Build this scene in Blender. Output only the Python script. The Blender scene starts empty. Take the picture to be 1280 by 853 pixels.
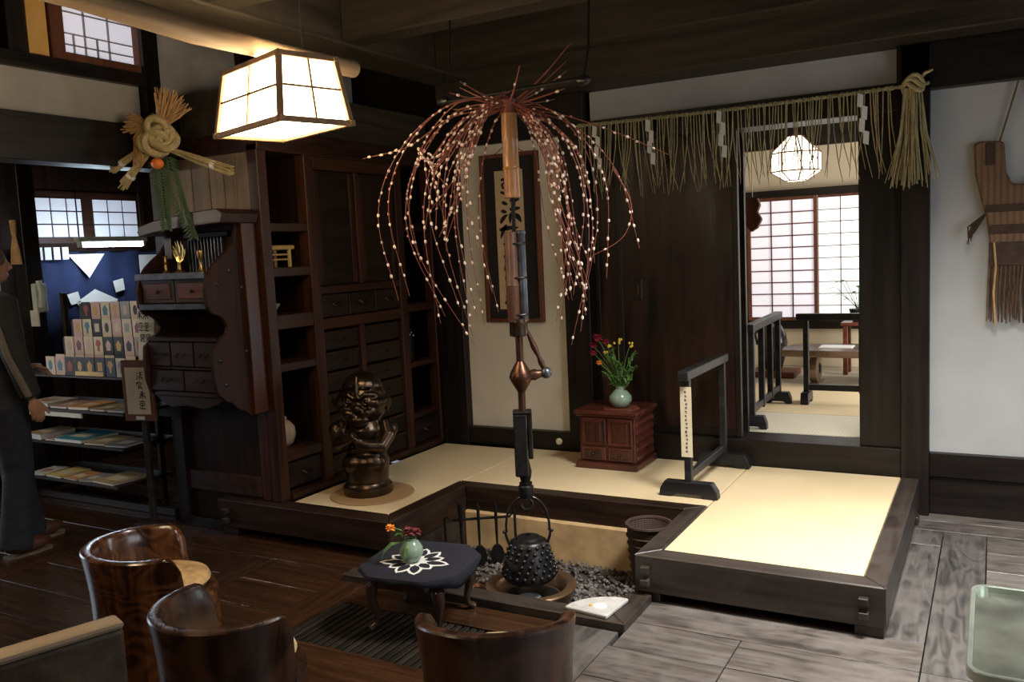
import bpy, bmesh, math, random
from mathutils import Vector, Matrix, Euler
random.seed(7)
S = bpy.context.scene
COL = S.collection
PI = math.pi
def R(a): return math.radians(a)

# ---------------------------------------------------------------- camera, world, light, exposure
def make_camera():
    yaw, pitch, roll = R(-29.232), R(5.868), R(2.678)
    f = Vector((math.sin(yaw)*math.cos(pitch), math.cos(yaw)*math.cos(pitch), -math.sin(pitch)))
    r = Vector((math.cos(yaw), -math.sin(yaw), 0)); d = f.cross(r)
    r2 = r*math.cos(roll)+d*math.sin(roll); d2 = d*math.cos(roll)-r*math.sin(roll)
    cd = bpy.data.cameras.new('camera'); cd.sensor_fit = 'HORIZONTAL'; cd.sensor_width = 36
    cd.lens = 1081.87/1280*36; cd.clip_start = .05; cd.clip_end = 100
    c = bpy.data.objects.new('camera', cd); COL.objects.link(c)
    m = Matrix.Identity(4)
    for i in range(3):
        m[i][0] = r2[i]; m[i][1] = -d2[i]; m[i][2] = -f[i]
    m[0][3], m[1][3], m[2][3] = 0, 0, 1.65
    c.matrix_world = m; S.camera = c
make_camera()
vs = S.view_settings
vs.view_transform = 'Standard'; vs.look = 'None'; vs.gamma = 1; vs.use_curve_mapping = False
vs.exposure = 0.1
W = bpy.data.worlds.new('world'); S.world = W; W.use_nodes = True
bgn = W.node_tree.nodes['Background']; bgn.inputs[0].default_value = (.62, .74, .95, 1); bgn.inputs[1].default_value = .35
def area(name, loc, direction, sx, sy, power, col, spread=180):
    l = bpy.data.lights.new(name, 'AREA'); l.shape = 'RECTANGLE'; l.size = sx; l.size_y = sy
    l.energy = power; l.color = col; l.spread = R(spread)
    o = bpy.data.objects.new(name, l); COL.objects.link(o); o.location = loc
    o.rotation_euler = Vector(direction).to_track_quat('-Z', 'Y').to_euler()
    return o
# daylight entering the window of the right wall, and the street door of the shop corner
area('daylight_right_window', (2.4, 2.6, 1.9), (-3.0, .6, -1.6), 2.6, 1.6, 48, (.86, .93, 1.0))
area('added_overhead_fill', (.1, 3.36, 3.42), (0, 0, -1), .95, .80, 190, (1.0, .98, .94), 124)  # added overhead fill, brightens the straw mats and nearby boards
area('daylight_shop_door', (-7.9, 2.4, 1.2), (1, .05, -.1), 2.0, 1.5, 34, (.72, .84, 1.0))

# ---------------------------------------------------------------- materials
MATS = {}
def newmat(name):
    m = bpy.data.materials.new(name); m.use_nodes = True
    nt = m.node_tree; b = nt.nodes['Principled BSDF']
    MATS[name] = m
    return m, nt, b
def rgba(c): return (c[0], c[1], c[2], 1)
def coords(nt, scale, rnd=True):
    tc = nt.nodes.new('ShaderNodeTexCoord'); oi = nt.nodes.new('ShaderNodeObjectInfo')
    mu = nt.nodes.new('ShaderNodeMath'); mu.operation = 'MULTIPLY'; mu.inputs[1].default_value = 37.3 if rnd else 0
    nt.links.new(oi.outputs['Random'], mu.inputs[0])
    ad = nt.nodes.new('ShaderNodeVectorMath'); ad.operation = 'ADD'
    nt.links.new(tc.outputs['Object'], ad.inputs[0]); nt.links.new(mu.outputs[0], ad.inputs[1])
    mp = nt.nodes.new('ShaderNodeMapping'); mp.inputs['Scale'].default_value = scale
    nt.links.new(ad.outputs[0], mp.inputs['Vector'])
    return mp.outputs[0]
def noise(nt, vec, scale, detail=5, dist=0, rough=.55):
    n = nt.nodes.new('ShaderNodeTexNoise'); n.inputs['Scale'].default_value = scale
    n.inputs['Detail'].default_value = detail; n.inputs['Distortion'].default_value = dist
    n.inputs['Roughness'].default_value = rough
    nt.links.new(vec, n.inputs['Vector']); return n.outputs[0]
def ramp(nt, fac, stops):
    r = nt.nodes.new('ShaderNodeValToRGB'); cr = r.color_ramp
    while len(cr.elements) < len(stops): cr.elements.new(.5)
    for e, (p, c) in zip(cr.elements, stops): e.position = p; e.color = rgba(c)
    nt.links.new(fac, r.inputs[0]); return r.outputs[0]
def mixc(nt, fac, a, b, mode='MIX'):
    m = nt.nodes.new('ShaderNodeMix'); m.data_type = 'RGBA'; m.blend_type = mode
    if isinstance(fac, (int, float)): m.inputs[0].default_value = fac
    else: nt.links.new(fac, m.inputs[0])
    for s, k in ((a, 6), (b, 7)):
        if isinstance(s, tuple): m.inputs[k].default_value = rgba(s)
        else: nt.links.new(s, m.inputs[k])
    return m.outputs[2]
def bump(nt, b, h, strength, dist=.01):
    n = nt.nodes.new('ShaderNodeBump'); n.inputs['Strength'].default_value = strength; n.inputs['Distance'].default_value = dist
    nt.links.new(h, n.inputs['Height']); nt.links.new(n.outputs[0], b.inputs['Normal'])
def wood(name, c1, c2, rough=.45, axis='X', rings=0, bmp=.25, scale=1, coat=0, wear=None, rvar=.15, iso=0, spec=None, ramp_=.16):
    m, nt, b = newmat(name)
    s = [11*scale]*3; s['XYZ'.index(axis)] = .9*scale
    v = coords(nt, s)
    n = noise(nt, v, 1.6, 6, .6)
    if rings:
        v2 = coords(nt, [(iso or 1.2 if a == axis else iso or 5.0)*scale for a in 'XYZ'])
        n2 = noise(nt, v2, 1.0, 2, .3)
        mu = nt.nodes.new('ShaderNodeMath'); mu.operation = 'MULTIPLY'; mu.inputs[1].default_value = rings
        si = nt.nodes.new('ShaderNodeMath'); si.operation = 'SINE'
        nt.links.new(n2, mu.inputs[0]); nt.links.new(mu.outputs[0], si.inputs[0])
        ma = nt.nodes.new('ShaderNodeMath'); ma.operation = 'MULTIPLY_ADD'; ma.inputs[1].default_value = ramp_; nt.links.new(si.outputs[0], ma.inputs[0]); nt.links.new(n, ma.inputs[2])
        n = ma.outputs[0]
    c = ramp(nt, n, [(.30, c1), (.72, c2)])
    oi = nt.nodes.new('ShaderNodeObjectInfo')
    mr = nt.nodes.new('ShaderNodeMapRange'); mr.inputs[3].default_value = .78; mr.inputs[4].default_value = 1.18
    nt.links.new(oi.outputs['Random'], mr.inputs[0])
    c = mixc(nt, 1.0, c, mr.outputs[0], 'MULTIPLY')
    if wear:
        vw = coords(nt, [2.2]*3); nw = noise(nt, vw, 1.5, 6, .3, .65)
        f = ramp(nt, nw, [(.46, (0, 0, 0)), (.66, (1, 1, 1))])
        c = mixc(nt, f, c, wear)
    nt.links.new(c, b.inputs['Base Color'])
    rr = nt.nodes.new('ShaderNodeMapRange'); rr.inputs[3].default_value = max(.05, rough-rvar); rr.inputs[4].default_value = min(1, rough+rvar)
    nt.links.new(n, rr.inputs[0]); nt.links.new(rr.outputs[0], b.inputs['Roughness'])
    b.inputs['Specular IOR Level'].default_value = spec if spec is not None else (.5 if coat or 'floor' in name or 'platform' in name else .3)
    if coat: b.inputs['Coat Weight'].default_value = coat; b.inputs['Coat Roughness'].default_value = .12
    bump(nt, b, n, bmp, .006)
    return m
def plain(name, col, rough=.6, metal=0, var=.12, nscale=14, bmp=.1, spec=None, emit=None, estr=0):
    m, nt, b = newmat(name)
    v = coords(nt, (1, 1, 1)); n = noise(nt, v, nscale, 5)
    lo = tuple(max(0, x*(1-var)) for x in col); hi = tuple(min(1, x*(1+var)) for x in col)
    nt.links.new(ramp(nt, n, [(.3, lo), (.7, hi)]), b.inputs['Base Color'])
    b.inputs['Roughness'].default_value = rough; b.inputs['Metallic'].default_value = metal
    if spec is not None: b.inputs['Specular IOR Level'].default_value = spec
    if bmp: bump(nt, b, n, bmp, .004)
    if emit: b.inputs['Emission Color'].default_value = rgba(emit); b.inputs['Emission Strength'].default_value = estr
    return m
def woven(name, c1, c2, sx, sy, rough=.75, plane='XY', bmp=.3):
    """fine weave: two crossed band waves"""
    m, nt, b = newmat(name)
    v = coords(nt, (1, 1, 1), False)
    outs = []
    for ax, s in zip(plane, (sx, sy)):
        w = nt.nodes.new('ShaderNodeTexWave'); w.wave_type = 'BANDS'; w.bands_direction = ax
        w.inputs['Scale'].default_value = s; w.inputs['Distortion'].default_value = .6
        nt.links.new(v, w.inputs['Vector']); outs.append(w.outputs[1])
    mm = nt.nodes.new('ShaderNodeMath'); mm.operation = 'MULTIPLY'
    nt.links.new(outs[0], mm.inputs[0]); nt.links.new(outs[1], mm.inputs[1])
    n = noise(nt, coords(nt, (1, 1, 1)), 3, 5)
    c = ramp(nt, mm.outputs[0], [(0, c1), (.6, c2)])
    c = mixc(nt, .35, c, ramp(nt, n, [(.3, c1), (.7, c2)]))
    nt.links.new(c, b.inputs['Base Color']); b.inputs['Roughness'].default_value = rough
    bump(nt, b, mm.outputs[0], bmp, .002)
    return m

DARK1, DARK2 = (.0055, .0042, .0035), (.017, .0115, .0085)
wood('dark_wood_x', DARK1, DARK2, .42, 'X')
wood('dark_wood_y', DARK1, DARK2, .42, 'Y')
wood('dark_wood_z', DARK1, DARK2, .42, 'Z')
wood('door_wood', (.010, .0055, .004), (.034, .015, .009), .36, 'Z', rings=14)
wood('beam_wood_x', (.020, .016, .011), (.055, .042, .026), .6, 'X')
wood('beam_wood_y', (.020, .016, .011), (.055, .042, .026), .6, 'Y')
wood('log_wood', (.16, .105, .06), (.36, .25, .145), .6, 'Y', bmp=.35)
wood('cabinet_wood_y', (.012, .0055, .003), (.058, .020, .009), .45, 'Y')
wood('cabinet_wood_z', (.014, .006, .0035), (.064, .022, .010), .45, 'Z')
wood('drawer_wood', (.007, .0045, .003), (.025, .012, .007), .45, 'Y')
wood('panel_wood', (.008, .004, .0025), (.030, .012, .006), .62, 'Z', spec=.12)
wood('altar_side', (.012, .006, .005), (.042, .017, .012), .6, 'Z', spec=.2)
wood('platform_dark_x', (.010, .006, .004), (.042, .020, .012), .42, 'X', spec=.35)
wood('platform_dark_y', (.010, .006, .004), (.042, .020, .012), .42, 'Y', spec=.35)
wood('pale_board', (.13, .085, .048), (.27, .185, .105), .6, 'Z')
wood('altar_wood', (.018, .006, .004), (.085, .021, .009), .42, 'Z', coat=.08)
wood('altar_wood_x', (.010, .004, .003), (.040, .012, .007), .42, 'X', coat=.08)
wood('chest_wood', (.050, .011, .007), (.135, .032, .018), .38, 'X', coat=.2)
wood('platform_wood_x', (.014, .010, .008), (.046, .033, .026), .38, 'X', wear=(.056, .044, .036))
wood('platform_wood_y', (.014, .010, .008), (.046, .033, .026), .38, 'Y', wear=(.056, .044, .036))
wood('floor_brown_x', (.024, .011, .0055), (.066, .028, .012), .25, 'X', bmp=.2, scale=1.6)
wood('floor_brown_y', (.024, .011, .0055), (.066, .028, .012), .25, 'Y', bmp=.2, scale=1.6)
wood('floor_grey_x', (.050, .041, .035), (.155, .130, .113), .36, 'X', rings=34, bmp=.4, scale=1.5, ramp_=.08, wear=(.150, .131, .117))
wood('floor_grey_y', (.040, .036, .033), (.135, .120, .108), .36, 'Y', rings=44, bmp=.4, scale=1.5, ramp_=.11, wear=(.120, .108, .098))
wood('grille_wood', (.010, .008, .006), (.032, .024, .017), .35, 'Y')
wood('chair_wood', (.020, .007, .003), (.150, .052, .017), .24, 'Z', rings=80, coat=.4, bmp=.05, iso=3.6, ramp_=.10)
wood('chair_wood_dark', (.013, .006, .0035), (.060, .024, .011), .30, 'Z', rings=30, iso=2.5, coat=.25, bmp=.15)
wood('bench_wood', (.025, .016, .010), (.085, .055, .032), .36, 'X', wear=(.12, .082, .05))
wood('painted_lit_top', (.20, .145, .09), (.36, .27, .175), .4, 'X')  # light on the bench top painted as a pale wood colour
wood('table_wood', (.014, .007, .004), (.050, .022, .012), .3, 'Z', coat=.3)
wood('kekkai_wood', (.010, .010, .011), (.026, .025, .026), .38, 'X')
wood('red_wood', (.09, .022, .012), (.20, .06, .03), .4, 'X')
wood('pale_muntin', (.30, .29, .29), (.42, .41, .41), .6, 'Z')
wood('lamp_frame_glare', (.22, .12, .06), (.42, .26, .14), .5, 'Z')  # glare on the lamp frame put into its pale colour
wood('shoji_frame_wood', (.10, .035, .018), (.20, .075, .04), .5, 'Z')
wood('slab_wood', (.09, .055, .032), (.20, .125, .075), .3, 'X', coat=.3)
wood('rack_wood', (.016, .011, .008), (.045, .03, .022), .5, 'X')
plain('plaster_white', (.46, .465, .455), .85, var=.07, nscale=3, bmp=.15)
plain('plaster_cream', (.70, .645, .545), .85, var=.06, nscale=3, bmp=.12)
plain('plaster_old', (.36, .345, .32), .9, var=.16, nscale=3.5, bmp=.2)
plain('plaster_tan', (.62, .52, .36), .85, var=.05, nscale=3, bmp=.1)
plain('clay', (.52, .35, .17), .9, var=.30, nscale=6, bmp=.5)
plain('earth_black', (.01, .009, .008), .95)
plain('iron', (.040, .038, .038), .36, .8, var=.4, nscale=30, bmp=.2)
plain('iron_dark', (.012, .011, .010), .5, .5, var=.4, nscale=30)
plain('bronze', (.090, .062, .043), .30, .92, var=.35, nscale=9, bmp=.08)
plain('copper', (.125, .058, .036), .34, .85, var=.25, nscale=12)
plain('brass', (.55, .36, .12), .3, .95)
plain('steel_blue', (.13, .14, .17), .38, .8, var=.35, nscale=18)
plain('pot_brown', (.19, .115, .065), .34, .6, var=.35, nscale=6, bmp=.15)
plain('bamboo_gold', (.40, .19, .075), .28, var=.22, nscale=9, bmp=.05)
plain('bamboo_brown', (.13, .062, .038), .35, var=.3, nscale=10)
plain('bamboo_pale', (.50, .34, .13), .4, var=.15)
plain('twig', (.20, .055, .032), .6, var=.3, nscale=20, bmp=0)
plain('bud_white', (.86, .68, .55), .6, var=.06, bmp=0)
plain('bud_pink', (.62, .24, .20), .6, var=.1, bmp=0)
plain('straw', (.46, .36, .17), .75, var=.3, nscale=25)
plain('straw_green', (.36, .32, .17), .75, var=.3, nscale=25, bmp=0)
plain('straw_tan', (.50, .30, .13), .75, var=.25, nscale=25)
plain('straw_brown', (.15, .085, .045), .85, var=.35, nscale=22)
plain('straw_dark', (.055, .030, .019), .85, var=.35, nscale=22)
plain('paper_white', (.80, .78, .73), .8, var=.03, bmp=0)
plain('paper_cream', (.72, .62, .44), .8, var=.05, bmp=0)
plain('paper_tan', (.62, .46, .28), .8, var=.06, bmp=0)
plain('ink', (.012, .011, .010), .8, bmp=0)
plain('mount_black', (.016, .013, .014), .8, var=.1, bmp=0)
plain('navy_cloth', (.0085, .008, .016), .9, var=.25, nscale=40, bmp=.2)
plain('indigo_cloth', (.012, .022, .075), .9, var=.25, nscale=8)
plain('leaf_green', (.075, .17, .035), .5, var=.35, nscale=9, bmp=0)
plain('leaf_dark', (.055, .10, .04), .55, var=.3, bmp=0)
plain('petal_red', (.35, .025, .05), .6, bmp=0)
plain('petal_dark_red', (.14, .018, .018), .6, bmp=0)
plain('petal_orange', (.90, .28, .04), .55, bmp=0)
plain('petal_yellow', (.75, .55, .06), .6, bmp=0)
plain('mandarin', (.85, .20, .03), .45, var=.08, nscale=40, bmp=.2)
plain('celadon', (.24, .33, .24), .18, var=.15, nscale=8, bmp=.03)
plain('stoneware', (.36, .25, .17), .55, var=.2)
plain('dark_glaze', (.016, .014, .013), .16, var=.3)
plain('ash', (.42, .44, .47), .95, var=.15, nscale=30, bmp=.4)
plain('stone_white', (.44, .42, .39), .8, var=.15, nscale=18, bmp=.3)
plain('tray_pewter', (.27, .29, .235), .24, .85, var=.6, nscale=4, bmp=.08)
plain('tray_rim', (.55, .60, .52), .2, .85, var=.15)
plain('socket_cream', (.70, .64, .46), .5, bmp=0)
plain('cushion_tan', (.50, .32, .14), .9, var=.45, nscale=16, bmp=.4)
plain('cushion_straw', (.60, .47, .27), .9, var=.2, nscale=16, bmp=.3)
plain('phone_white', (.62, .68, .62), .4, bmp=0)
plain('skin', (.42, .21, .13), .55, var=.08, bmp=.05)
plain('hair_brown', (.10, .065, .04), .7, var=.3, nscale=60, bmp=.4)
plain('jacket_dark', (.022, .022, .021), .8, var=.3, nscale=12, bmp=.3)
plain('jacket_stripe', (.17, .14, .11), .85, var=.15)
plain('jeans', (.020, .024, .034), .9, var=.3, nscale=18, bmp=.3)
plain('shoe_leather', (.085, .032, .018), .5, var=.2)
plain('shoe_sole', (.17, .12, .08), .7)
for nm, c in dict(card_cream=(.68, .56, .40), card_pink=(.62, .42, .36), card_grey=(.32, .33, .32), card_black=(.02, .018, .017), card_teal=(.07, .22, .26), card_red=(.36, .07, .04), card_gold=(.62, .36, .10), card_plum=(.22, .06, .10), book_teal=(.05, .24, .32), book_tan=(.50, .36, .20), book_white=(.70, .66, .58), book_orange=(.62, .30, .10), book_yellow=(.72, .52, .16), book_grey=(.30, .30, .29), book_rose=(.50, .28, .22)).items():
    plain(nm, c, .6, var=.05, bmp=0)
woven('tatami', (.61, .465, .26), (.76, .605, .38), 60, 14)
woven('tatami_pale', (.56, .50, .37), (.68, .62, .48), 14, 60)
woven('straw_mat', (.30, .17, .075), (.46, .28, .13), 40, 40)
woven('basket_weave', (.014, .007, .005), (.075, .033, .021), 26, 30, plane='XZ', bmp=.8)
woven('straw_weave', (.10, .055, .03), (.30, .17, .085), 10, 40, plane='XZ', bmp=.9)
def emis(name, col, strength):
    m, nt, b = newmat(name)
    b.inputs['Base Color'].default_value = (.8, .8, .8, 1)
    b.inputs['Emission Color'].default_value = rgba(col); b.inputs['Emission Strength'].default_value = strength
    b.inputs['Roughness'].default_value = .8
    return m
emis('lamp_paper', (1.0, .76, .46), 17.0)
emis('lantern_paper', (1.0, .82, .62), 3.2)
emis('tube_glow', (.72, .86, 1.0), 75)
emis('shoji_paper', (.92, .88, 1.0), .50)
emis('shoji_paper_bright', (.93, 1.0, .97), .85)
emis('added_tube_warm', (1.0, .84, .62), 170)
emis('shoji_paper_dim', (.78, .80, 1.0), .46)
emis('shop_pane', (.68, .76, .98), .36)
def glassmat():
    m, nt, b = newmat('picture_glass'); b.inputs['Base Color'].default_value = (.9, .9, .9, 1)
    b.inputs['Roughness'].default_value = .05; b.inputs['Transmission Weight'].default_value = 1; b.inputs['IOR'].default_value = 1.45
glassmat()

# ---------------------------------------------------------------- mesh helpers
class MB:
    def __init__(s): s.v = []; s.f = []
    def add(s, vs, fs):
        o = len(s.v); s.v += [tuple(v) for v in vs]; s.f += [tuple(i+o for i in f) for f in fs]; return s
    def box(s, x0, x1, y0, y1, z0, z1, rot=None, taper=None):
        vs = [(x, y, z) for z in (z0, z1) for y in (y0, y1) for x in (x0, x1)]
        if taper:
            cx, cy = (x0+x1)/2, (y0+y1)/2
            vs = [((x-cx)*(taper if z == z1 else 1)+cx, (y-cy)*(taper if z == z1 else 1)+cy, z) for x, y, z in vs]
        if rot:
            c = Vector(((x0+x1)/2, (y0+y1)/2, (z0+z1)/2)); e = Euler(rot).to_matrix()
            vs = [tuple(e @ (Vector(v)-c)+c) for v in vs]
        return s.add(vs, [(0, 2, 3, 1), (4, 5, 7, 6), (0, 1, 5, 4), (2, 6, 7, 3), (0, 4, 6, 2), (1, 3, 7, 5)])
    def bar(s, p, q, w, h=None, up=(0, 0, 1)):
        p, q = Vector(p), Vector(q); h = h or w; d = (q-p).normalized(); u = Vector(up)
        if abs(d.dot(u)) > .98: u = Vector((0, 1, 0))
        a = d.cross(u).normalized(); b = a.cross(d)
        vs = [t+a*(i*w/2)+b*(j*h/2) for t in (p, q) for i, j in ((-1, -1), (1, -1), (1, 1), (-1, 1))]
        return s.add(vs, [(0, 3, 2, 1), (4, 5, 6, 7), (0, 1, 5, 4), (1, 2, 6, 5), (2, 3, 7, 6), (3, 0, 4, 7)])
    def tube(s, pts, r, n=8, caps=True, flat=1):
        pts = [Vector(p) for p in pts]; m = len(pts)
        rs = r if isinstance(r, (list, tuple)) else [r]*m
        t0 = (pts[1]-pts[0]).normalized(); u = Vector((0, 0, 1)) if abs(t0.z) < .9 else Vector((1, 0, 0))
        a = t0.cross(u).normalized(); vs = []
        for i, p in enumerate(pts):
            t = (pts[min(i+1, m-1)]-pts[max(i-1, 0)]).normalized()
            a = (a-t*a.dot(t)).normalized(); b = t.cross(a)
            vs += [p+a*(rs[i]*math.cos(2*PI*k/n))+b*(rs[i]*flat*math.sin(2*PI*k/n)) for k in range(n)]
        fs = [(i*n+k, i*n+(k+1) % n, (i+1)*n+(k+1) % n, (i+1)*n+k) for i in range(m-1) for k in range(n)]
        if caps: fs += [tuple(range(n-1, -1, -1)), tuple((m-1)*n+k for k in range(n))]
        return s.add(vs, fs)
    def lathe(s, prof, n=24, c=(0, 0, 0), sy=1):
        vs = []; m = len(prof)
        for r, z in prof: vs += [(c[0]+r*math.cos(2*PI*k/n), c[1]+sy*r*math.sin(2*PI*k/n), c[2]+z) for k in range(n)]
        fs = [(i*n+k, i*n+(k+1) % n, (i+1)*n+(k+1) % n, (i+1)*n+k) for i in range(m-1) for k in range(n)]
        fs += [tuple(range(n-1, -1, -1)), tuple((m-1)*n+k for k in range(n))]
        return s.add(vs, fs)
    def ball(s, c, r, n=8, m=6, sc=(1, 1, 1), rot=None):
        e = Euler(rot).to_matrix() if rot else Matrix.Identity(3); vs = []
        for i in range(m+1):
            t = PI*i/m
            for k in range(n):
                p = 2*PI*k/n
                v = e @ Vector((r*sc[0]*math.sin(t)*math.cos(p), r*sc[1]*math.sin(t)*math.sin(p), -r*sc[2]*math.cos(t)))
                vs.append((c[0]+v.x, c[1]+v.y, c[2]+v.z))
        fs = [(i*n+k, i*n+(k+1) % n, (i+1)*n+(k+1) % n, (i+1)*n+k) for i in range(m) for k in range(n)]
        return s.add(vs, fs)
    def prism(s, outline, d0, d1, plane='XZ'):
        n = len(outline); m = {'XZ': lambda a, b, d: (a, d, b), 'YZ': lambda a, b, d: (d, a, b), 'XY': lambda a, b, d: (a, b, d)}[plane]
        vs = [m(a, b, d0) for a, b in outline]+[m(a, b, d1) for a, b in outline]
        fs = [tuple(range(n)), tuple(range(2*n-1, n-1, -1))]+[(k, n+k, n+(k+1) % n, (k+1) % n) for k in range(n)]
        return s.add(vs, fs)
    def leaf(s, base, tip, w, up=(0, 0, 1), bend=.15):
        b, t = Vector(base), Vector(tip); d = t-b; a = d.cross(Vector(up))
        if a.length < 1e-5: a = d.cross(Vector((1, 0, 0)))
        a.normalize(); nrm = a.cross(d).normalized()*d.length*bend
        vs = [b, b+d*.35+a*w/2+nrm*.8, b+d*.35-a*w/2+nrm*.8, b+d*.35+nrm*1.15, b+d*.7+a*w*.36+nrm*.7, b+d*.7-a*w*.36+nrm*.7, b+d*.7+nrm, t]
        return s.add(vs, [(0, 1, 3), (0, 3, 2), (1, 4, 6, 3), (3, 6, 5, 2), (4, 7, 6), (6, 7, 5)])
    def build(s, name, mat, parent=None, bev=0, smooth=False, seg=1):
        me = bpy.data.meshes.new(name); me.from_pydata(s.v, [], s.f)
        bm = bmesh.new(); bm.from_mesh(me)
        bmesh.ops.recalc_face_normals(bm, faces=bm.faces)
        if bev:
            es = [e for e in bm.edges if len(e.link_faces) == 2 and e.calc_face_angle(0) > .6]
            bmesh.ops.bevel(bm, geom=es, offset=bev, segments=seg, affect='EDGES', profile=.5, clamp_overlap=True)
        bm.to_mesh(me); bm.free()
        if smooth:
            me.polygons.foreach_set('use_smooth', [True]*len(me.polygons))
            me.set_sharp_from_angle(angle=R(40))
        me.materials.append(MATS[mat])
        o = bpy.data.objects.new(name, me); COL.objects.link(o); o.parent = parent
        return o
def tag(o, label=None, cat=None, group=None, kind=None):
    if label: o['label'] = label
    if cat: o['category'] = cat
    if group: o['group'] = group
    if kind: o['kind'] = kind
    return o
def thing(name, label, cat, loc=(0, 0, 0), rz=0, group=None):
    o = bpy.data.objects.new(name, None); o.empty_display_size = .1; COL.objects.link(o)
    o.location = loc; o.rotation_euler = (0, 0, rz)
    return tag(o, label, cat, group)
def struct(o): o['kind'] = 'structure'; return o
def copy_tree(o, parent=None):
    c = o.copy(); COL.objects.link(c); c.parent = parent
    for ch in list(o.children): copy_tree(ch, c)
    return c
def B(name, mat, parent, x0, x1, y0, y1, z0, z1, bev=.004):
    return MB().box(x0, x1, y0, y1, z0, z1).build(name, mat, parent, bev)
def bez(p0, p1, p2, n):
    p0, p1, p2 = Vector(p0), Vector(p1), Vector(p2)
    return [p0*(1-t)**2+p1*2*t*(1-t)+p2*t*t for t in [i/(n-1) for i in range(n)]]
def spline(pts, n):
    """Catmull-Rom through pts, n samples per span"""
    P = [Vector(p) for p in pts]; P = [P[0]*2-P[1]]+P+[P[-1]*2-P[-2]]; out = []
    for i in range(1, len(P)-2):
        for k in range(n):
            t = k/n; a, b, c, d = P[i-1:i+3]
            out.append(.5*((2*b)+(c-a)*t+(2*a-5*b+4*c-d)*t*t+(3*b-a-3*c+d)*t**3))
    out.append(P[-2]); return out

# ================================================================ STRUCTURE
# ---- floor: boards over dark earth, hearth pit left open
floor = struct(MB().box(-8.0, 2.8, -2.6, 3.44, -.30, -.26).box(-8.0, -2.93, 3.44, 5.7, -.30, -.26).box(-1.36, 2.8, 3.44, 5.7, -.30, -.26).box(-2.93, -1.36, 3.44, 5.7, -.30, -.26).build('floor', 'earth_black'))
PLK = {}
def plank(x0, x1, y0, y1, mat, dz=0):
    g = .0025
    sx, sy = round(x1-x0-2*g, 3), round(y1-y0-2*g, 3)
    if sx < .01 or sy < .01: return
    key = (sx, sy, mat)
    if key not in PLK:
        o = MB().box(-sx/2, sx/2, -sy/2, sy/2, -.26, 0).build('plank', mat, floor, .0014); PLK[key] = o
    else:
        o = PLK[key].copy(); COL.objects.link(o)
    o.location = ((x0+x1)/2, (y0+y1)/2, dz)
rnd = random.Random(3)
def panel(x0, x1, y0, y1, rows, mat, splits=True):
    """boards running along X between two frame boards"""
    h = (y1-y0)/rows
    for i in range(rows):
        xs = [x0, x1]
        if splits and x1-x0 > 1.2: xs.insert(1, round(x0+(x1-x0)*rnd.uniform(.3, .7), 2))
        for a, b in zip(xs, xs[1:]): plank(a, b, y0+i*h, y0+(i+1)*h, mat, -rnd.uniform(0, .0025))
YB = [(-6.1, -5.95), (-4.92, -4.75), (-3.64, -3.48), (-2.95, -2.77), (-1.62, -1.397), (-.229, -.02), (1.1, 1.3)]
for i, (a, b) in enumerate(YB):
    mat = 'floor_grey_y' if a > -1.7 else 'floor_brown_y'
    yt = 3.32 if i == 4 else (5.2 if i == 5 else 3.43)
    plank(a, b, -2.6, .4, mat); plank(a, b, .4, yt if i != 5 else 3.445, mat)
    if i == 5: plank(a, b, 3.445, 5.2, mat)
edges = [-8.0]+[e for ab in YB for e in ab]+[2.8]
for k in range(0, len(edges), 2):
    a, b = edges[k], edges[k+1]
    if b-a < .02: continue
    if a == -2.77:
        panel(a, b, -2.6, 2.70, 18, 'floor_brown_x'); panel(a, b, 3.12, 3.32, 1, 'floor_brown_x', False)
    elif a == -1.397:
        panel(a, b, -2.6, 2.92, 14, 'floor_grey_x')
        plank(-1.397, -.904, 2.92, 3.19, 'floor_grey_x'); plank(-.904, -.229, 2.92, 3.19, 'floor_grey_x', -.001)
        plank(-1.38, -.904, 3.19, 3.445, 'floor_grey_x', -.001); plank(-.904, -.229, 3.19, 3.445, 'floor_grey_x')
    elif a > -.1:
        panel(a, b, -2.6, 5.2, 28, 'floor_grey_x')
    else:
        panel(a, b, -2.6, 3.43, 22, 'floor_brown_x')
# border boards in front of the platform
plank(-8, -4.3, 3.43, 3.70, 'floor_brown_x'); plank(-4.3, -2.95, 3.43, 3.70, 'floor_brown_x')
plank(-1.38, -.229, 3.445, 3.70, 'floor_grey_x')
plank(-.44, -.229, 3.70, 4.94, 'floor_grey_y'); plank(-.44, -.229, 4.94, 5.2, 'floor_grey_y')
plank(-.44, 2.8, 5.2, 5.38, 'floor_grey_x'); plank(-.44, 2.8, 5.38, 5.56, 'floor_grey_x')
panel(-8, -4.62, 3.70, 5.6, 8, 'floor_brown_x')
plank(-4.62, -2.96, 3.70, 4.6, 'floor_brown_x'); plank(-4.62, -2.96, 4.6, 5.5, 'floor_brown_x')
plank(-1.44, -.44, 3.70, 4.6, 'floor_brown_x'); plank(-1.44, -.44, 4.6, 5.5, 'floor_brown_x')
# slatted grille let into the floor in front of the hearth
gr = thing('floor_grille', 'dark slatted wooden floor grille let into the boards under the small table', 'grille', (-2.77, 2.70, -.004))
B('frame', 'grille_wood', gr, .004, .034, .004, .416, -.03, .002, .002); B('frame', 'grille_wood', gr, 1.116, 1.146, .004, .416, -.03, .002, .002)
sl = None
for i in range(27):
    if sl is None: sl = MB().box(0, .027, .006, .414, -.03, 0).build('slat', 'grille_wood', gr, .003); o = sl
    else: o = sl.copy(); COL.objects.link(o)
    o.location = (.040+i*.0398, 0, 0)
B('bed', 'earth_black', gr, .034, 1.116, .01, .41, -.22, -.20, 0)

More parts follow.
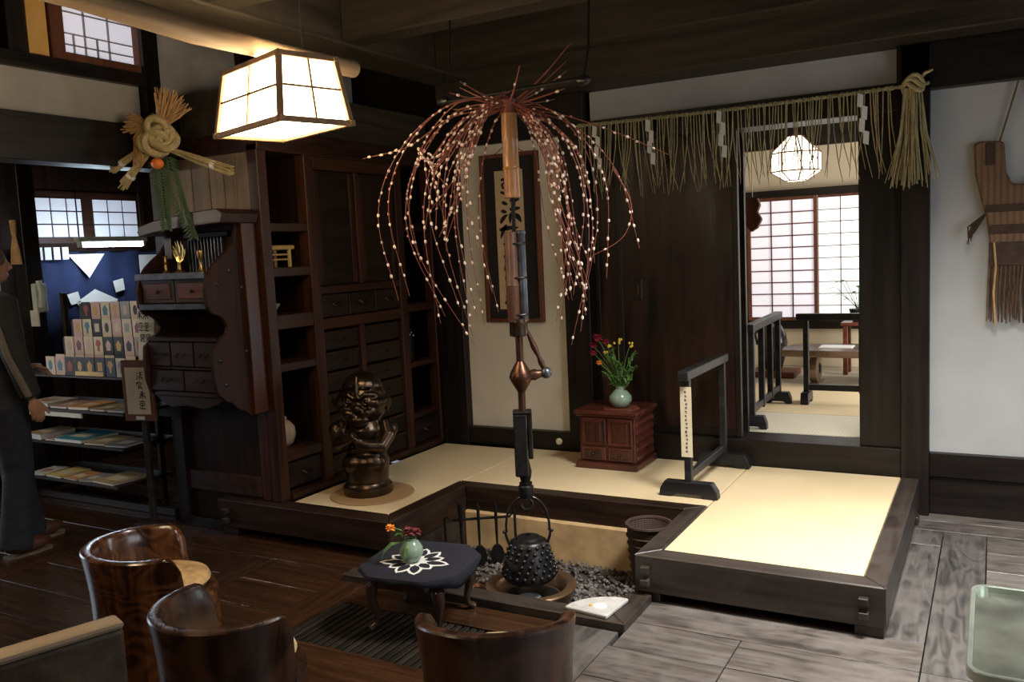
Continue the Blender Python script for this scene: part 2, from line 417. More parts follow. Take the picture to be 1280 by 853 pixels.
# ---- back wall (faces the camera, Y = 5.54)
wb = struct(MB().box(-4.5, -2.43, 5.58, 5.72, 0, 3.3).box(-2.43, -.47, 5.58, 5.72, 2.49, 3.3).box(-.47, 2.8, 5.58, 5.72, 0, 3.3).box(-2.43, -1.42, 5.70, 5.74, .1, 2.4).box(-2.43, -.47, 5.58, 5.72, 0, .22).build('wall_back', 'dark_wood_x'))
def P(name, mat, x0, x1, y0, y1, z0, z1, bev=.004): return B(name, mat, wb, x0, x1, y0, y1, z0, z1, bev)
P('plaster', 'plaster_cream', -3.47, -2.62, 5.535, 5.60, .345, 2.43, 0)
P('base_rail', 'dark_wood_x', -3.47, -2.62, 5.47, 5.60, .22, .35)
P('post', 'dark_wood_z', -3.69, -3.47, 5.46, 5.60, .20, 2.70)
P('post', 'dark_wood_z', -2.62, -2.43, 5.46, 5.60, .20, 2.70)
P('head_board', 'dark_wood_x', -3.47, -2.62, 5.48, 5.60, 2.43, 2.70)
P('sill', 'dark_wood_x', -2.43, -.47, 5.47, 5.72, .20, .385)
P('lintel', 'dark_wood_x', -2.43, -.47, 5.46, 5.72, 2.345, 2.50)
P('plaster', 'plaster_white', -2.41, -.49, 5.54, 5.60, 2.50, 2.70, 0)
P('jamb_board', 'dark_wood_z', -.70, -.47, 5.50, 5.60, .385, 2.345)
P('post', 'dark_wood_z', -.47, -.32, 5.46, 5.60, 0, 2.70)
P('plaster', 'plaster_white', -.32, 2.8, 5.54, 5.60, .37, 2.445, 0)
P('beam', 'dark_wood_x', -.49, 2.8, 5.46, 5.60, 2.445, 2.70)
struct(MB().box(-3.45, 1.7, 5.22, 5.57, 2.701, 2.99).build('trim_10', 'beam_wood_x', None, .008))
bb = struct(MB().box(-.32, 2.8, 5.50, 5.58, .228, .37).build('baseboard_back', 'dark_wood_x', None, .004))
B('lower_board', 'dark_wood_x', bb, -.32, 2.8, 5.52, 5.58, 0, .226)

# sliding doors of dark boards
def sliding_door(name, x0, x1, y, label):
    d = struct(MB().box(x0+.03, x1-.03, y, y+.028, .40, 2.34).build(name, 'door_wood'))
    for a, b in ((x0, x0+.035), (x1-.035, x1)): B('stile', 'dark_wood_z', d, a, b, y-.008, y+.034, .387, 2.344, .003)
    B('rail', 'dark_wood_x', d, x0+.035, x1-.035, y-.006, y+.034, .387, .44, .003); B('rail', 'dark_wood_x', d, x0+.035, x1-.035, y-.006, y+.034, 2.28, 2.344, .003)
    return d
d1 = sliding_door('door_1', -2.24, -1.415, 5.52, '')
pull = B('finger_pull', 'iron', d1, -2.125, -2.065, 5.512, 5.53, 1.29, 1.43, .004)
B('pull_recess', 'earth_black', pull, -2.114, -2.076, 5.510, 5.52, 1.305, 1.415, 0); B('pull_plate', 'copper', pull, -2.100, -2.086, 5.508, 5.52, 1.325, 1.40, 0)
d2 = sliding_door('door_2', -2.43, -1.62, 5.575, '')

# ---- right wall with a wide window (outside the picture, lets the daylight in), rear and left walls
wr = struct(MB().box(1.7, 1.82, -2.6, .9, 0, 3.3).box(1.7, 1.82, 4.7, 5.72, 0, 3.3).box(1.7, 1.82, .9, 4.7, 0, .15).box(1.7, 1.82, .9, 4.7, 2.2, 3.3).build('wall_right', 'plaster_old'))
w9 = struct(MB().box(1.72, 1.80, .9, 4.7, .15, .21).box(1.72, 1.80, .9, 4.7, 2.14, 2.2).box(1.72, 1.80, .9, .97, .15, 2.2).box(1.72, 1.80, 4.63, 4.7, .15, 2.2).build('window_3', 'dark_wood_z', None, .004))
for y in (2.15, 3.4): B('mullion', 'dark_wood_z', w9, 1.73, 1.79, y, y+.06, .21, 2.14)
struct(MB().box(-8, 2.95, -2.75, -2.6, 0, 3.3).build('wall_rear', 'plaster_old'))
wl = struct(MB().box(-8.15, -8.0, -2.6, 1.6, 0, 3.3).box(-8.15, -8.0, 3.2, 3.3, 0, 3.3).box(-8.15, -8.0, 1.6, 3.2, 2.2, 3.3).build('wall_left', 'plaster_old'))
struct(MB().box(-8.0, -6.8, 3.2, 3.3, 0, 3.3).build('wall_street', 'plaster_old'))

# ---- ceiling and beams
ce = struct(MB().box(-8.15, -.42, -2.75, 5.72, 3.28, 3.34).box(.62, 2.95, -2.75, 5.72, 3.28, 3.34).box(-.42, .62, -2.75, 2.94, 3.28, 3.34).box(-.42, .62, 3.78, 5.72, 3.28, 3.34).build('ceiling', 'beam_wood_y'))
wk = struct(MB().box(-.44, -.40, 2.92, 3.80, 3.24, 3.40).box(.60, .64, 2.92, 3.80, 3.24, 3.40).box(-.40, .60, 2.92, 2.96, 3.24, 3.40).box(-.40, .60, 3.76, 3.80, 3.24, 3.40).build('added_skylight', 'dark_wood_x', None, .004))  # added roof opening, out of view, lets in the overhead fill
B('glazing_bar', 'dark_wood_y', wk, .08, .12, 2.96, 3.76, 3.30, 3.34)
for i in range(22):
    x = -4.3+i*.32
    if x+.32 < -.44 or x > .64: B('ceiling_board', 'beam_wood_y', ce, x+.003, x+.317, -2.6, 5.5, 3.25, 3.28, 0)
    else:
        B('ceiling_board', 'beam_wood_y', ce, x+.003, x+.317, -2.6, 2.92, 3.25, 3.28, 0); B('ceiling_board', 'beam_wood_y', ce, x+.003, x+.317, 3.80, 5.5, 3.25, 3.28, 0)
tr = struct(MB().box(-3.47, -3.16, -2.6, 5.55, 2.84, 3.25).build('trim_1', 'beam_wood_y', None, .01))
for k, y in enumerate((-.05, .92, 1.93, 2.93, 3.88, 4.80)):
    struct(MB().box(-3.16, 2.8, y, y+.17, 2.85, 3.25).build('trim_%d' % (k+2), 'beam_wood_x', None, .01))
lg = struct(MB().tube([(-2.66+.03*math.sin(i*.9), -2.6+i*.498, 2.545+.012*math.sin(i*1.7)) for i in range(13)], [.052-.0009*i+.004*math.sin(i*2.1) for i in range(13)], 14).build('trim_8', 'log_wood', None, 0, True))
tag(lg, 'pale round log beam carrying the square paper lamp'); MB().tube([(-2.66, 3.0, 2.58), (-2.66, 3.0, 2.86)], .006, 6).build('hanger', 'iron', lg)

# ---- upper wall above the altar and the shop opening (plane X = -4.4)
wu = struct(MB().box(-4.55, -4.45, -2.6, 5.55, 2.24, 3.28).build('wall_upper', 'dark_wood_y'))
def U(name, mat, y0, y1, z0, z1, x1=-4.40, bev=.004): return B(name, mat, wu, -4.5, x1, y0, y1, z0, z1, bev)
U('plaster', 'plaster_old', -2.6, 3.525, 2.482, 2.715, -4.41, 0)
U('beam', 'dark_wood_y', -2.6, 3.60, 2.236, 2.482, -4.34)
U('sill_beam', 'dark_wood_y', -2.6, 3.60, 2.715, 2.79, -4.36)
U('post', 'dark_wood_z', 3.53, 3.64, 2.24, 3.28, -4.35)
U('plaster', 'plaster_old', 3.64, 4.295, 2.69, 3.28, -4.41, 0)
U('post', 'dark_wood_z', 4.295, 4.46, 2.60, 3.28, -4.36)
U('plaster', 'plaster_white', 4.46, 5.50, 2.69, 3.28, -4.41, 0)
U('beam', 'dark_wood_y', 3.64, 5.50, 2.236, 2.69, -4.36)
U('yellow_board', 'card_gold', 2.86, 2.97, 2.79, 3.2, -4.39, 0); U('post', 'dark_wood_z', 2.74, 2.84, 2.79, 3.28, -4.37)
wn = struct(MB().box(-4.45, -4.43, 3.05, 3.53, 2.80, 3.16).build('window_1', 'shoji_paper_dim'))
for a in ((2.98, 3.06, 2.79, 3.22), (3.525, 3.56, 2.79, 3.22), (3.06, 3.53, 2.79, 2.835), (3.06, 3.53, 3.16, 3.22)): B('frame', 'shoji_frame_wood', wn, -4.44, -4.375, *a)
for y in (3.21, 3.36): B('muntin', 'pale_muntin', wn, -4.43, -4.42, y, y+.008, 2.83, 3.16, 0)
for y in (3.14, 3.285): B('muntin', 'pale_muntin', wn, -4.43, -4.42, y, y+.008, 2.83, 2.95, 0)
for z in (2.885, 2.945, 3.06): B('muntin', 'pale_muntin', wn, -4.43, -4.42, 3.06, 3.53, z, z+.007, 0)

# ---- shop corner: back wall with small paper windows (plane X = -6.8), side wall
ws = struct(MB().box(-6.95, -6.85, 3.3, 5.7, 0, 3.28).build('wall_shop', 'panel_wood'))
struct(MB().box(-6.95, -4.45, 5.60, 5.72, 0, 3.28).build('wall_shop_end', 'panel_wood'))
w2 = struct(MB().box(-6.86, -6.83, 4.30, 5.40, 1.90, 2.33).build('window_2', 'cabinet_wood_y'))
for y0, y1 in ((4.35, 4.775), (4.875, 5.32)):
    for i in range(3):
        for j in range(3):
            a = y0+(y1-y0)*i/3; c = 1.945+.33*j/3
            B('pane', 'shop_pane', w2, -6.84, -6.822, a+.008, a+(y1-y0)/3-.008, c+.006, c+.104, 0)

# ================================================================ LARGE THINGS
WR = set()
def wthing(name, label, cat, loc, group=None):
    o = thing(name, label, cat, loc, 0, group); WR.add(o.name); return o
_build = MB.build
def build2(s, name, mat, parent=None, bev=0, smooth=False, seg=1):
    o = _build(s, name, mat, parent, bev, smooth, seg)
    if parent is not None and parent.name in WR: o.location = -parent.location
    return o
MB.build = build2

# ---- raised platform around the hearth
pf = wthing('raised_platform', 'dark timber platform edge framing the straw mats around the sunken hearth', 'platform', (-.9, 3.7, 0))
PX, PY = 'platform_wood_x', 'platform_wood_y'
def mitre(name, mat, pts, z0, z1): return MB().prism(pts, z0, z1, 'XY').build(name, mat, pf, .005)
mitre('edge_board', PX, [(-1.455, 3.67), (-.372, 3.67), (-.467, 3.78), (-1.352, 3.78)], .045, .222)
mitre('edge_board', PY, [(-.371, 3.671), (-.371, 5.455), (-.466, 5.455), (-.466, 3.78)], .045, .222)
mitre('edge_board', PY, [(-1.456, 3.671), (-1.353, 3.781), (-1.353, 4.525), (-1.456, 4.425)], .045, .222)
mitre('edge_board', 'platform_dark_x', [(-1.457, 4.426), (-1.354, 4.526), (-2.955, 4.526), (-2.856, 4.426)], .07, .222)
mitre('edge_board', 'platform_dark_y', [(-2.856, 3.641), (-2.855, 4.425), (-2.955, 4.525), (-2.956, 3.77)], .045, .222)
mitre('edge_board', 'platform_dark_x', [(-2.857, 3.64), (-2.957, 3.77), (-4.17, 3.77), (-4.17, 3.64)], .055, .222)
B('inner_board', PY, pf, -1.47, -1.44, 3.70, 4.43, -.24, .045, 0); B('inner_board', PY, pf, -2.90, -2.858, 3.45, 4.43, -.24, .045, 0)
B('deck', 'earth_black', pf, -3.68, -2.96, 3.79, 5.45, .02, .165, 0); B('deck', 'earth_black', pf, -2.95, -1.36, 4.53, 5.45, .02, .165, 0); B('deck', 'earth_black', pf, -1.36, -.47, 3.80, 5.45, .02, .165, 0)
for x, y in ((-.44, 3.73), (-1.40, 3.73), (-.42, 5.3), (-2.9, 3.70), (-4.1, 3.71)): B('foot', PX, pf, x-.055, x+.06, y-.045, y+.05, 0, .046, .003)
for x, y in ((-.455, 3.67), (-1.40, 3.67), (-4.09, 3.64)):
    for z in (.098, .158): B('peg', PX, pf, x-.02, x+.02, y-.028, y+.01, z-.016, z+.016, .003)
# straw mats
def tatami(x0, x1, y0, y1, label, mat='tatami', z=(.166, .220), group='straw mats on the platform'):
    o = tag(MB().box(x0+.002, x1-.002, y0+.002, y1-.002, z[0], z[1]).build('tatami_mat', mat, None, .004), label, 'mat', group)
    return o
tatami(-1.352, -.468, 3.782, 5.458, 'bright straw mat with worn sheen on the platform corner beside the white wall')
tatami(-2.932, -1.354, 4.528, 5.458, 'long straw mat behind the hearth under the small red chest')
tatami(-3.66, -2.934, 3.772, 5.418, 'straw mat along the shelf cabinet under the bronze statue')

# ---- sunken hearth
plain('pebble_bed_soil', (.045, .036, .028), .95, var=.5, nscale=12)
he = wthing('sunken_hearth', 'sunken square hearth with clay back wall and low timber border', 'hearth', (-2.13, 3.9, -.26))
B('clay_wall', 'clay', he, -2.86, -1.45, 4.40, 4.47, -.25, .072, .01)
B('bed', 'pebble_bed_soil', he, -2.858, -1.44, 3.44, 4.40, -.258, -.175, 0)
mitre2 = lambda n, m, pts, z0, z1: MB().prism(pts, z0, z1, 'XY').build(n, m, he, .004)
mitre2('border_board', PX, [(-2.93, 3.325), (-1.375, 3.325), (-1.485, 3.43), (-2.93, 3.43)], -.02, .038)
mitre2('border_board', PY, [(-1.374, 3.326), (-1.374, 3.668), (-1.484, 3.668), (-1.484, 3.431)], -.02, .038)
B('inner_board', PX, he, -2.86, -1.44, 3.40, 3.44, -.25, -.02, 0); B('inner_board', PY, he, -1.47, -1.40, 3.44, 3.70, -.25, -.02, 0)
peb = MB(); rr = random.Random(11)
for i in range(2300):
    x, y = rr.uniform(-2.84, -1.48), rr.uniform(3.46, 4.38)
    if math.hypot(x+2.10, y-3.83) < .20: continue
    r = rr.uniform(.008, .019)
    peb.ball((x, y, -.172+rr.uniform(0, .012)+.03*max(0, (y-4.0))), r, 5, 3, (1, rr.uniform(.7, 1), .7), (rr.random(), rr.random(), rr.random()*3))
plain('pebble', (.115, .10, .088), .6, var=.75, nscale=9)
tag(peb.build('pebble_bed', 'pebble', None), 'dark pebbles and cinders spread over the hearth bed', 'pebbles', kind='stuff')

# fire pot
fp = wthing('fire_pot', 'round brown fire pot with wide rim and ash inside the hearth', 'brazier', (-2.10, 3.83, -.175))
MB().lathe([(.14, -.02), (.20, .01), (.232, .07), (.242, .092), (.236, .100), (.196, .098), (.180, .085), (.165, .03), (.0, .025)], 40, (-2.10, 3.83, -.175)).build('bowl', 'pot_brown', fp, 0, True)
MB().ball((-2.10, 3.83, -.15), .155, 24, 8, (1, 1, .22)).build('embers', 'iron_dark', fp, 0, True)
MB().ball((-2.07, 3.76, -.115), .06, 14, 8, (1, .55, .25), (0, 0, .35)).build('ash_heap', 'ash', fp, 0, True)
cb = wthing('copper_dish', 'small copper dish on the pebbles beside the kettle', 'dish', (-2.418, 3.79, -.165))
MB().lathe([(.03, 0), (.058, .012), (.072, .035), (.068, .036), (.05, .016), (.0, .012)], 24, (-2.418, 3.79, -.165)).build('bowl', 'copper', cb, 0, True)
MB().tube([(-2.418+.070*math.cos(a), 3.79+.070*math.sin(a), -.129) for a in [i*PI/8 for i in range(17)]], .006, 6).build('rim', 'copper', cb, 0, True)
# white fan-shaped stone with ash at the corner of the border
fs = wthing('fan_slab', 'white fan-shaped stone slab lying on the hearth border corner', 'slab', (-1.55, 3.45, .038))
fo = [(-1.46, 3.335)]+[(-1.46+.215*math.cos(R(a)), 3.335+.215*math.sin(R(a))) for a in range(85, 181, 8)]
MB().prism(fo, .0385, .056, 'XY').build('slab', 'stone_white', fs, .004)
MB().ball((-1.53, 3.42, .056), .035, 12, 6, (1, .8, .3)).build('ash_heap', 'paper_white', fs, 0, True)
MB().ball((-1.565, 3.41, .058), .012, 8, 6, (1, .8, .5)).build('ember', 'card_gold', fs, 0, True)

# kettle
KX, KY, KZ = -2.085, 3.80, -.045
kt = wthing('iron_kettle', 'black studded cast-iron kettle hanging over the fire pot', 'kettle', (KX, KY, KZ))
kp = [(.06, -.004), (.108, .004), (.128, .018), (.140, .034), (.139, .050), (.130, .085), (.116, .135), (.098, .195), (.090, .214), (.076, .222), (.05, .220), (0, .220)]
MB().lathe(kp, 40, (KX, KY, KZ)).build('body', 'iron', kt, 0, True)
def kr(z):
    for (r0, z0), (r1, z1) in zip(kp, kp[1:]):
        if z0 <= z <= z1: return r0+(r1-r0)*(z-z0)/(z1-z0)
st = MB()
for j in range(6):
    z = .052+j*.029; n = 20-j
    for k in range(n):
        a = 2*PI*(k+.5*(j % 2))/n; r = kr(z)
        st.ball((KX+r*math.cos(a), KY+r*math.sin(a), KZ+z), .0115, 8, 5)
tag(st.build('studs', 'iron', kt, 0, True), kind='stuff')
MB().lathe([(.066, .222), (.060, .234), (.03, .240), (.010, .242), (.010, .246), (.013, .250), (.0, .254)], 24, (KX, KY, KZ)).build('lid', 'iron_dark', kt, 0, True)
cr_ = Vector((.873, .488, 0))
for sg in (-1, 1):
    b = Vector((KX, KY, KZ))+cr_*(sg*.10)
    MB().tube([b+Vector((0, 0, .20)), b+cr_*(sg*.012)+Vector((0, 0, .235)), b+cr_*(sg*.016)+Vector((0, 0, .262)), b+cr_*(sg*.004)+Vector((0, 0, .27))], .007, 6).build('lug', 'iron', kt, 0, True)
hp = [Vector((KX, KY, KZ))+cr_*(.112*math.cos(t)*(1.0 if t not in (0, PI) else 1))+Vector((0, 0, .262+.185*math.sin(t)**.8)) for t in [PI*i/20 for i in range(21)]]
MB().tube(hp, .0065, 8).build('bail_handle', 'iron', kt, 0, True)
for sg in (-1, 1): MB().ball(Vector((KX, KY, KZ+.262))+cr_*(sg*.122), .010, 8, 6).build('knob', 'iron', kt, 0, True)
MB().tube([(KX-.02, KY-.12, KZ+.10), (KX-.03, KY-.16, KZ+.13), (KX-.035, KY-.19, KZ+.17)], [.022, .016, .012], 10).build('spout', 'iron', kt, 0, True)

# ---- hanging hook (jizaikagi) over the hearth
JX, JY = -2.085, 3.80
jz = wthing('pot_hook', 'adjustable hearth hook of bamboo and iron with a copper lever, holding the kettle', 'pot hook', (JX, JY, .40))
def J(name, mat, prof, n=16, dx=0, dy=0): return MB().lathe(prof, n, (JX+dx, JY+dy, 0)).build(name, mat, jz, 0, True)
J('upper_bamboo', 'bamboo_gold', [(.036, 1.915), (.040, 1.918), (.039, 2.05), (.041, 2.056), (.043, 2.06), (.041, 2.064), (.040, 2.07), (.039, 2.19), (.042, 2.20), (.040, 2.21), (.038, 2.325), (.034, 2.328)], 20)
J('core_rod', 'iron_dark', [(.010, 1.70), (.010, 1.93)], 8); J('top_rod', 'iron_dark', [(.012, 2.31), (.012, 2.43)], 8)
dv = Vector((.873, .488, 0))
J('lower_bamboo', 'bamboo_brown', [(.030, 1.30), (.034, 1.305), (.034, 1.48), (.036, 1.485), (.034, 1.49), (.033, 1.745), (.028, 1.75)], 16, -dv.x*.020, -dv.y*.020)
J('iron_sleeve', 'steel_blue', [(.020, 1.30), (.024, 1.305), (.023, 1.50), (.022, 1.73), (.026, 1.735), (.026, 1.75), (.018, 1.755)], 14, dv.x*.030, dv.y*.030)
for z in (1.335, 1.52, 1.69): MB().tube([(JX+.052*math.cos(a)*dv.x+.028*math.sin(a)*dv.y*-1, JY+.052*math.cos(a)*dv.y+.028*math.sin(a)*dv.x, z) for a in [2*PI*i/16 for i in range(17)]], .006, 6).build('band', 'iron', jz, 0, True)
J('collar', 'bronze', [(.030, 1.225), (.045, 1.23), (.047, 1.25), (.045, 1.295), (.048, 1.30), (.044, 1.315), (.02, 1.318)], 20)
J('rod', 'copper', [(.019, .80), (.019, 1.23)], 12)
J('fish_lever_body', 'copper', [(.018, .94), (.032, .965), (.052, 1.0), (.060, 1.02), (.052, 1.045), (.032, 1.08), (.02, 1.10)], 16)
p0 = Vector((JX, JY, 1.02))
arm = MB().tube([p0+dv*t+Vector((0, 0, .012*t/.1)) for t in (.03, .05, .07, .09, .112)], [.032, .026, .030, .022, .018], 12).build('lever_arm', 'copper', jz, 0, True)
MB().ball(p0+dv*.128+Vector((0, 0, .016)), .030, 14, 10).build('lever_ball', 'steel_blue', jz, 0, True)
l0, l1 = p0+dv*.118+Vector((0, 0, .04)), p0+dv*.040+Vector((0, 0, .235))
MB().tube([l0, l0.lerp(l1, .15), l0.lerp(l1, .3), l0.lerp(l1, .55), l0.lerp(l1, .8), l1], [.013, .017, .010, .018, .012, .009], 10).build('link', 'copper', jz, 0, True)
hk = MB().box(-.050, .018, -.050, -.038, .515, .835).box(.020, .046, -.030, .036, .60, .845).box(-.050, .046, -.050, .036, .835, .850).box(-.050, -.038, -.038, .036, .62, .835)
for i, v in enumerate(hk.v): hk.v[i] = (JX+v[0]*dv.x-v[1]*dv.y, JY+v[0]*dv.y+v[1]*dv.x, v[2])
hk.build('bent_plate', 'iron', jz, .006)
J('socket', 'iron_dark', [(.016, .46), (.030, .50), (.034, .53), (.028, .56), (.02, .60)], 10)
J('hook_knob', 'iron', [(.012, .385), (.034, .395), (.040, .42), (.040, .455), (.032, .462), (.034, .475), (.02, .48)], 16)
MB().tube([Vector((JX, JY, .395))+dv*(.03*math.sin(a))+Vector((0, 0, -.03+.03*math.cos(a)-.004)) for a in [R(x) for x in range(0, 300, 30)]], .008, 8).build('hook', 'iron', jz, 0, True)
# iron cross rod that carries the hook, hung from the ceiling beam
ir = wthing('iron_rod', 'thin iron cross rod hung from the ceiling beam above the willow branches', 'rod', (-2.07, 3.80, 2.43))
MB().tube([(-2.47, 3.80, 2.425), (-1.66, 3.80, 2.44)], .011, 8).build('rod', 'iron', ir, 0, True)
for x in (-2.46, -1.68):
    MB().ball((x, 3.80, 2.43), .026, 8, 6, (1.5, 1, 1)).build('end_knob', 'iron', ir, 0, True)
    MB().tube([(x, 3.80, 2.43), (x, 3.87, 2.60), (x, 3.90, 2.87)], .006, 6).build('hanger', 'iron', ir, 0, True)

# ---- willow branches with white rice buds around the hook
wb_ = wthing('willow_decoration', 'spray of red willow twigs strung with white rice buds fanning out over the hearth', 'branches', (JX, JY, 2.28))
rw = random.Random(5); right = dv; back = Vector((-.488, .873, 0)); hub = Vector((JX, JY, 2.36))
MB().tube([hub+Vector((0, 0, -.035)), hub, hub+Vector((0, 0, .03))], [.044, .034, .045], 10).build('binding', 'twig', wb_, 0, True)
def branch(pts, buds, r0=.0042, pinkfrac=.0):
    pts = spline(pts, 7); m = len(pts)
    o = MB().tube(pts, [r0*(1-.68*i/(m-1)) for i in range(m)], 5).build('twig', 'twig', wb_, 0, True)
    L = sum((pts[i+1]-pts[i]).length for i in range(m-1)); k = int(L/.058)
    wm, pm = MB(), MB()
    for j in range(k):
        t = (j+rw.uniform(.15, .85))/k
        if t < .16 or rw.random() > buds: continue
        x = t*(m-1); i = min(int(x), m-2); p = pts[i].lerp(pts[i+1], x-i); tn = (pts[i+1]-pts[i]).normalized()
        off = Vector((rw.uniform(-1, 1), rw.uniform(-1, 1), rw.uniform(-1, 1)))*.004
        q = tn.to_track_quat('Z', 'Y').to_euler()
        pk = rw.random() < .45*(1-t)
        (pm if pk else wm).ball(p+off, rw.uniform(.0068, .0095)*(.8 if pk else 1), 6, 4, (.8, .8, 1.15), q)
    if wm.v: tag(wm.build('buds', 'bud_white', o, 0, True), kind='stuff')
    if pm.v: tag(pm.build('buds', 'bud_pink', o, 0, True), kind='stuff')
def droop(ax, bx, top, zend, xe, ye=None, buds=.9):
    """ax: reach along camera-right, bx: reach in depth"""
    ye = bx if ye is None else ye
    h = hub+Vector((rw.uniform(-.02, .02), rw.uniform(-.02, .02), rw.uniform(0, .07)))
    branch([h, h+right*ax*.48+back*bx*.48+Vector((0, 0, top-.075)), h+right*ax*.85+back*bx*.85+Vector((0, 0, top*.2-.27)),
            hub+right*(ax*.97+.03*xe)+back*bx+Vector((0, 0, (zend-2.36)*.55)), hub+right*xe+back*ye+Vector((0, 0, zend-2.36))], buds)
for a in ((-.68, .05, .03, 1.43, -.60), (-.60, -.15, .03, 1.46, -.52), (-.56, .2, .05, 1.33, -.38), (-.46, .12, .02, 1.30, -.40), (-.40, -.2, .02, 1.40, -.28),
          (-.50, -.1, .03, 1.20, -.22), (-.36, .18, .0, 1.22, -.24), (-.30, .1, .0, 1.30, -.24), (-.27, -.22, .0, 1.36, -.20), (-.24, .25, .0, 1.28, -.18), (-.55, .25, .05, 1.62, -.50), (-.21, -.15, -.03, 1.46, -.12), (-.18, .2, -.02, 1.34, -.10)): droop(*a)
for i in range(15): droop(-rw.uniform(.20, .46), rw.uniform(-.36, .36), rw.uniform(-.05, .03), rw.uniform(1.62, 1.98), -rw.uniform(.24, .46))
for i in range(17): droop(rw.uniform(.16, .36), rw.uniform(-.36, .36), rw.uniform(-.06, .01), rw.uniform(1.30, 1.62), rw.uniform(.20, .37))
for a in ((.40, .1, -.02, 1.16, .27), (.36, -.15, -.02, 1.25, .30), (.44, .2, .0, 1.34, .34), (.46, -.1, .02, 1.50, .44), (.30, .25, -.03, 1.22, .22), (.26, -.2, -.03, 1.31, .18)): droop(*a)
branch([hub, hub+right*.3+Vector((0, 0, -.10)), hub+right*.52+Vector((0, 0, -.34)), hub+right*.62+Vector((0, 0, -.72))], .8)
branch([hub, hub+right*.25+Vector((0, 0, -.05)), hub+right*.5+Vector((0, 0, -.14)), hub+right*.78+Vector((0, 0, -.27))], .8)
branch([hub+right*.5+Vector((0, 0, -.32)), hub+right*.585+Vector((0, 0, -.50)), hub+right*.54+Vector((0, 0, -.66)), hub+right*.36+Vector((0, 0, -.76))], .7, .004)
branch([hub, hub+right*-.28+Vector((0, 0, -.04)), hub+right*-.5+Vector((0, 0, -.17)), hub+right*-.73+Vector((0, 0, -.22))], .8)
for (x, z, b) in ((-.24, .12, .1), (-.28, .06, -.1), (-.28, .03, .2), (-.22, .09, -.2), (.29, .20, .0), (.30, .18, .12), (.31, .265, -.1), (.24, .05, .15), (.27, .05, -.12), (.02, .09, .2), (-.08, .12, .25), (.06, .15, -.2)):
    branch([hub, hub+right*x*.5+back*b*.5+Vector((0, 0, z*.42)), hub+right*x+back*b+Vector((0, 0, z))], .28, .007)

# ---- shelf cabinet built along the left of the platform
cb_ = wthing('shelf_cabinet', 'tall dark wooden cabinet of shelves and drawers along the straw mat behind the statue', 'cabinet', (-4.0, 4.6, 0))
CZ, CY = 'cabinet_wood_z', 'cabinet_wood_y'
for y0, y1 in ((3.715, 3.79), (4.105, 4.19), (5.02, 5.10), (5.44, 5.50)): B('post', CZ, cb_, -3.78, -3.70, y0, y1, .222, 2.34)
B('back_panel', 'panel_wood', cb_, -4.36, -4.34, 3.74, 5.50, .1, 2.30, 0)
B('top_board', CY, cb_, -4.36, -3.69, 3.715, 5.50, 2.30, 2.42); B('base_board', CY, cb_, -4.36, -3.68, 3.79, 5.415, .222, .262)
B('head_beam', 'beam_wood_y', cb_, -4.33, -3.72, 3.73, 5.48, 2.42, 2.68)
for y in (4.12, 5.04): B('divider', 'panel_wood', cb_, -4.34, -3.76, y, y+.03, .262, 2.30, 0)
for z0, z1 in ((1.835, 1.885), (1.567, 1.623), (1.253, 1.339), (.999, 1.048), (.453, .511)): B('shelf', CY, cb_, -4.34, -3.705, 3.79, 4.105, z0, z1)
for z0, z1 in ((1.835, 1.885), (1.25, 1.31), (.84, .88), (.46, .50)): B('shelf', CY, cb_, -4.34, -3.705, 5.10, 5.44, z0, z1)
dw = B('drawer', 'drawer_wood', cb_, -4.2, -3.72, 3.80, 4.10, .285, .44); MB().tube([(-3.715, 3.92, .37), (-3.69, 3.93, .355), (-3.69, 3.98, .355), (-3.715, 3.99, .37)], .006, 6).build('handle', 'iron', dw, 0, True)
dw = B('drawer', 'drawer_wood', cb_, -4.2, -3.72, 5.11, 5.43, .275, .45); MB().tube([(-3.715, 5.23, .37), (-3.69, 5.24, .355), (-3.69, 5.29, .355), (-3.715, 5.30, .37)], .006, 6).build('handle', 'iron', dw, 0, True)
B('rail', CY, cb_, -3.77, -3.702, 4.19, 5.02, 1.215, 1.285); B('rail', CY, cb_, -3.77, -3.702, 4.19, 5.02, 1.44, 1.49); B('rail', CY, cb_, -3.77, -3.702, 4.19, 5.02, 2.22, 2.30)
B('mullion', CZ, cb_, -3.76, -3.704, 4.555, 4.60, .262, 1.215); B('mullion', CZ, cb_, -3.76, -3.704, 4.585, 4.625, 1.49, 2.22)
for y0, y1 in ((4.192, 4.583), (4.627, 5.018)):
    dr = B('door', 'drawer_wood', cb_, -3.745, -3.722, y0, y1, 1.492, 2.218); B('door_rail', CZ, dr, -3.725, -3.714, y0+.01, y0+.05, 1.5, 2.21, .002); B('door_rail', CZ, dr, -3.725, -3.714, y1-.05, y1-.01, 1.5, 2.21, .002)
for i in range(3):
    y0 = 4.195+i*.276
    dr = B('drawer', 'drawer_wood', cb_, -4.2, -3.715, y0, y0+.268, 1.29, 1.435)
    MB().tube([(-3.712, y0+.10, 1.375), (-3.69, y0+.105, 1.36), (-3.69, y0+.165, 1.36), (-3.712, y0+.17, 1.375)], .006, 6).build('handle', 'iron', dr, 0, True)
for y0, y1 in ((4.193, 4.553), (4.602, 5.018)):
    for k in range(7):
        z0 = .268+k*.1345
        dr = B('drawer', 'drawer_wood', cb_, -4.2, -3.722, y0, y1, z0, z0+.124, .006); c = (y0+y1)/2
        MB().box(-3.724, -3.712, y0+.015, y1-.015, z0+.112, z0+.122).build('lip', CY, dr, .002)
        MB().tube([(-3.72, c-.03, z0+.065), (-3.70, c-.027, z0+.052), (-3.70, c+.027, z0+.052), (-3.72, c+.03, z0+.065)], .004, 6).build('handle', 'iron', dr, 0, True)
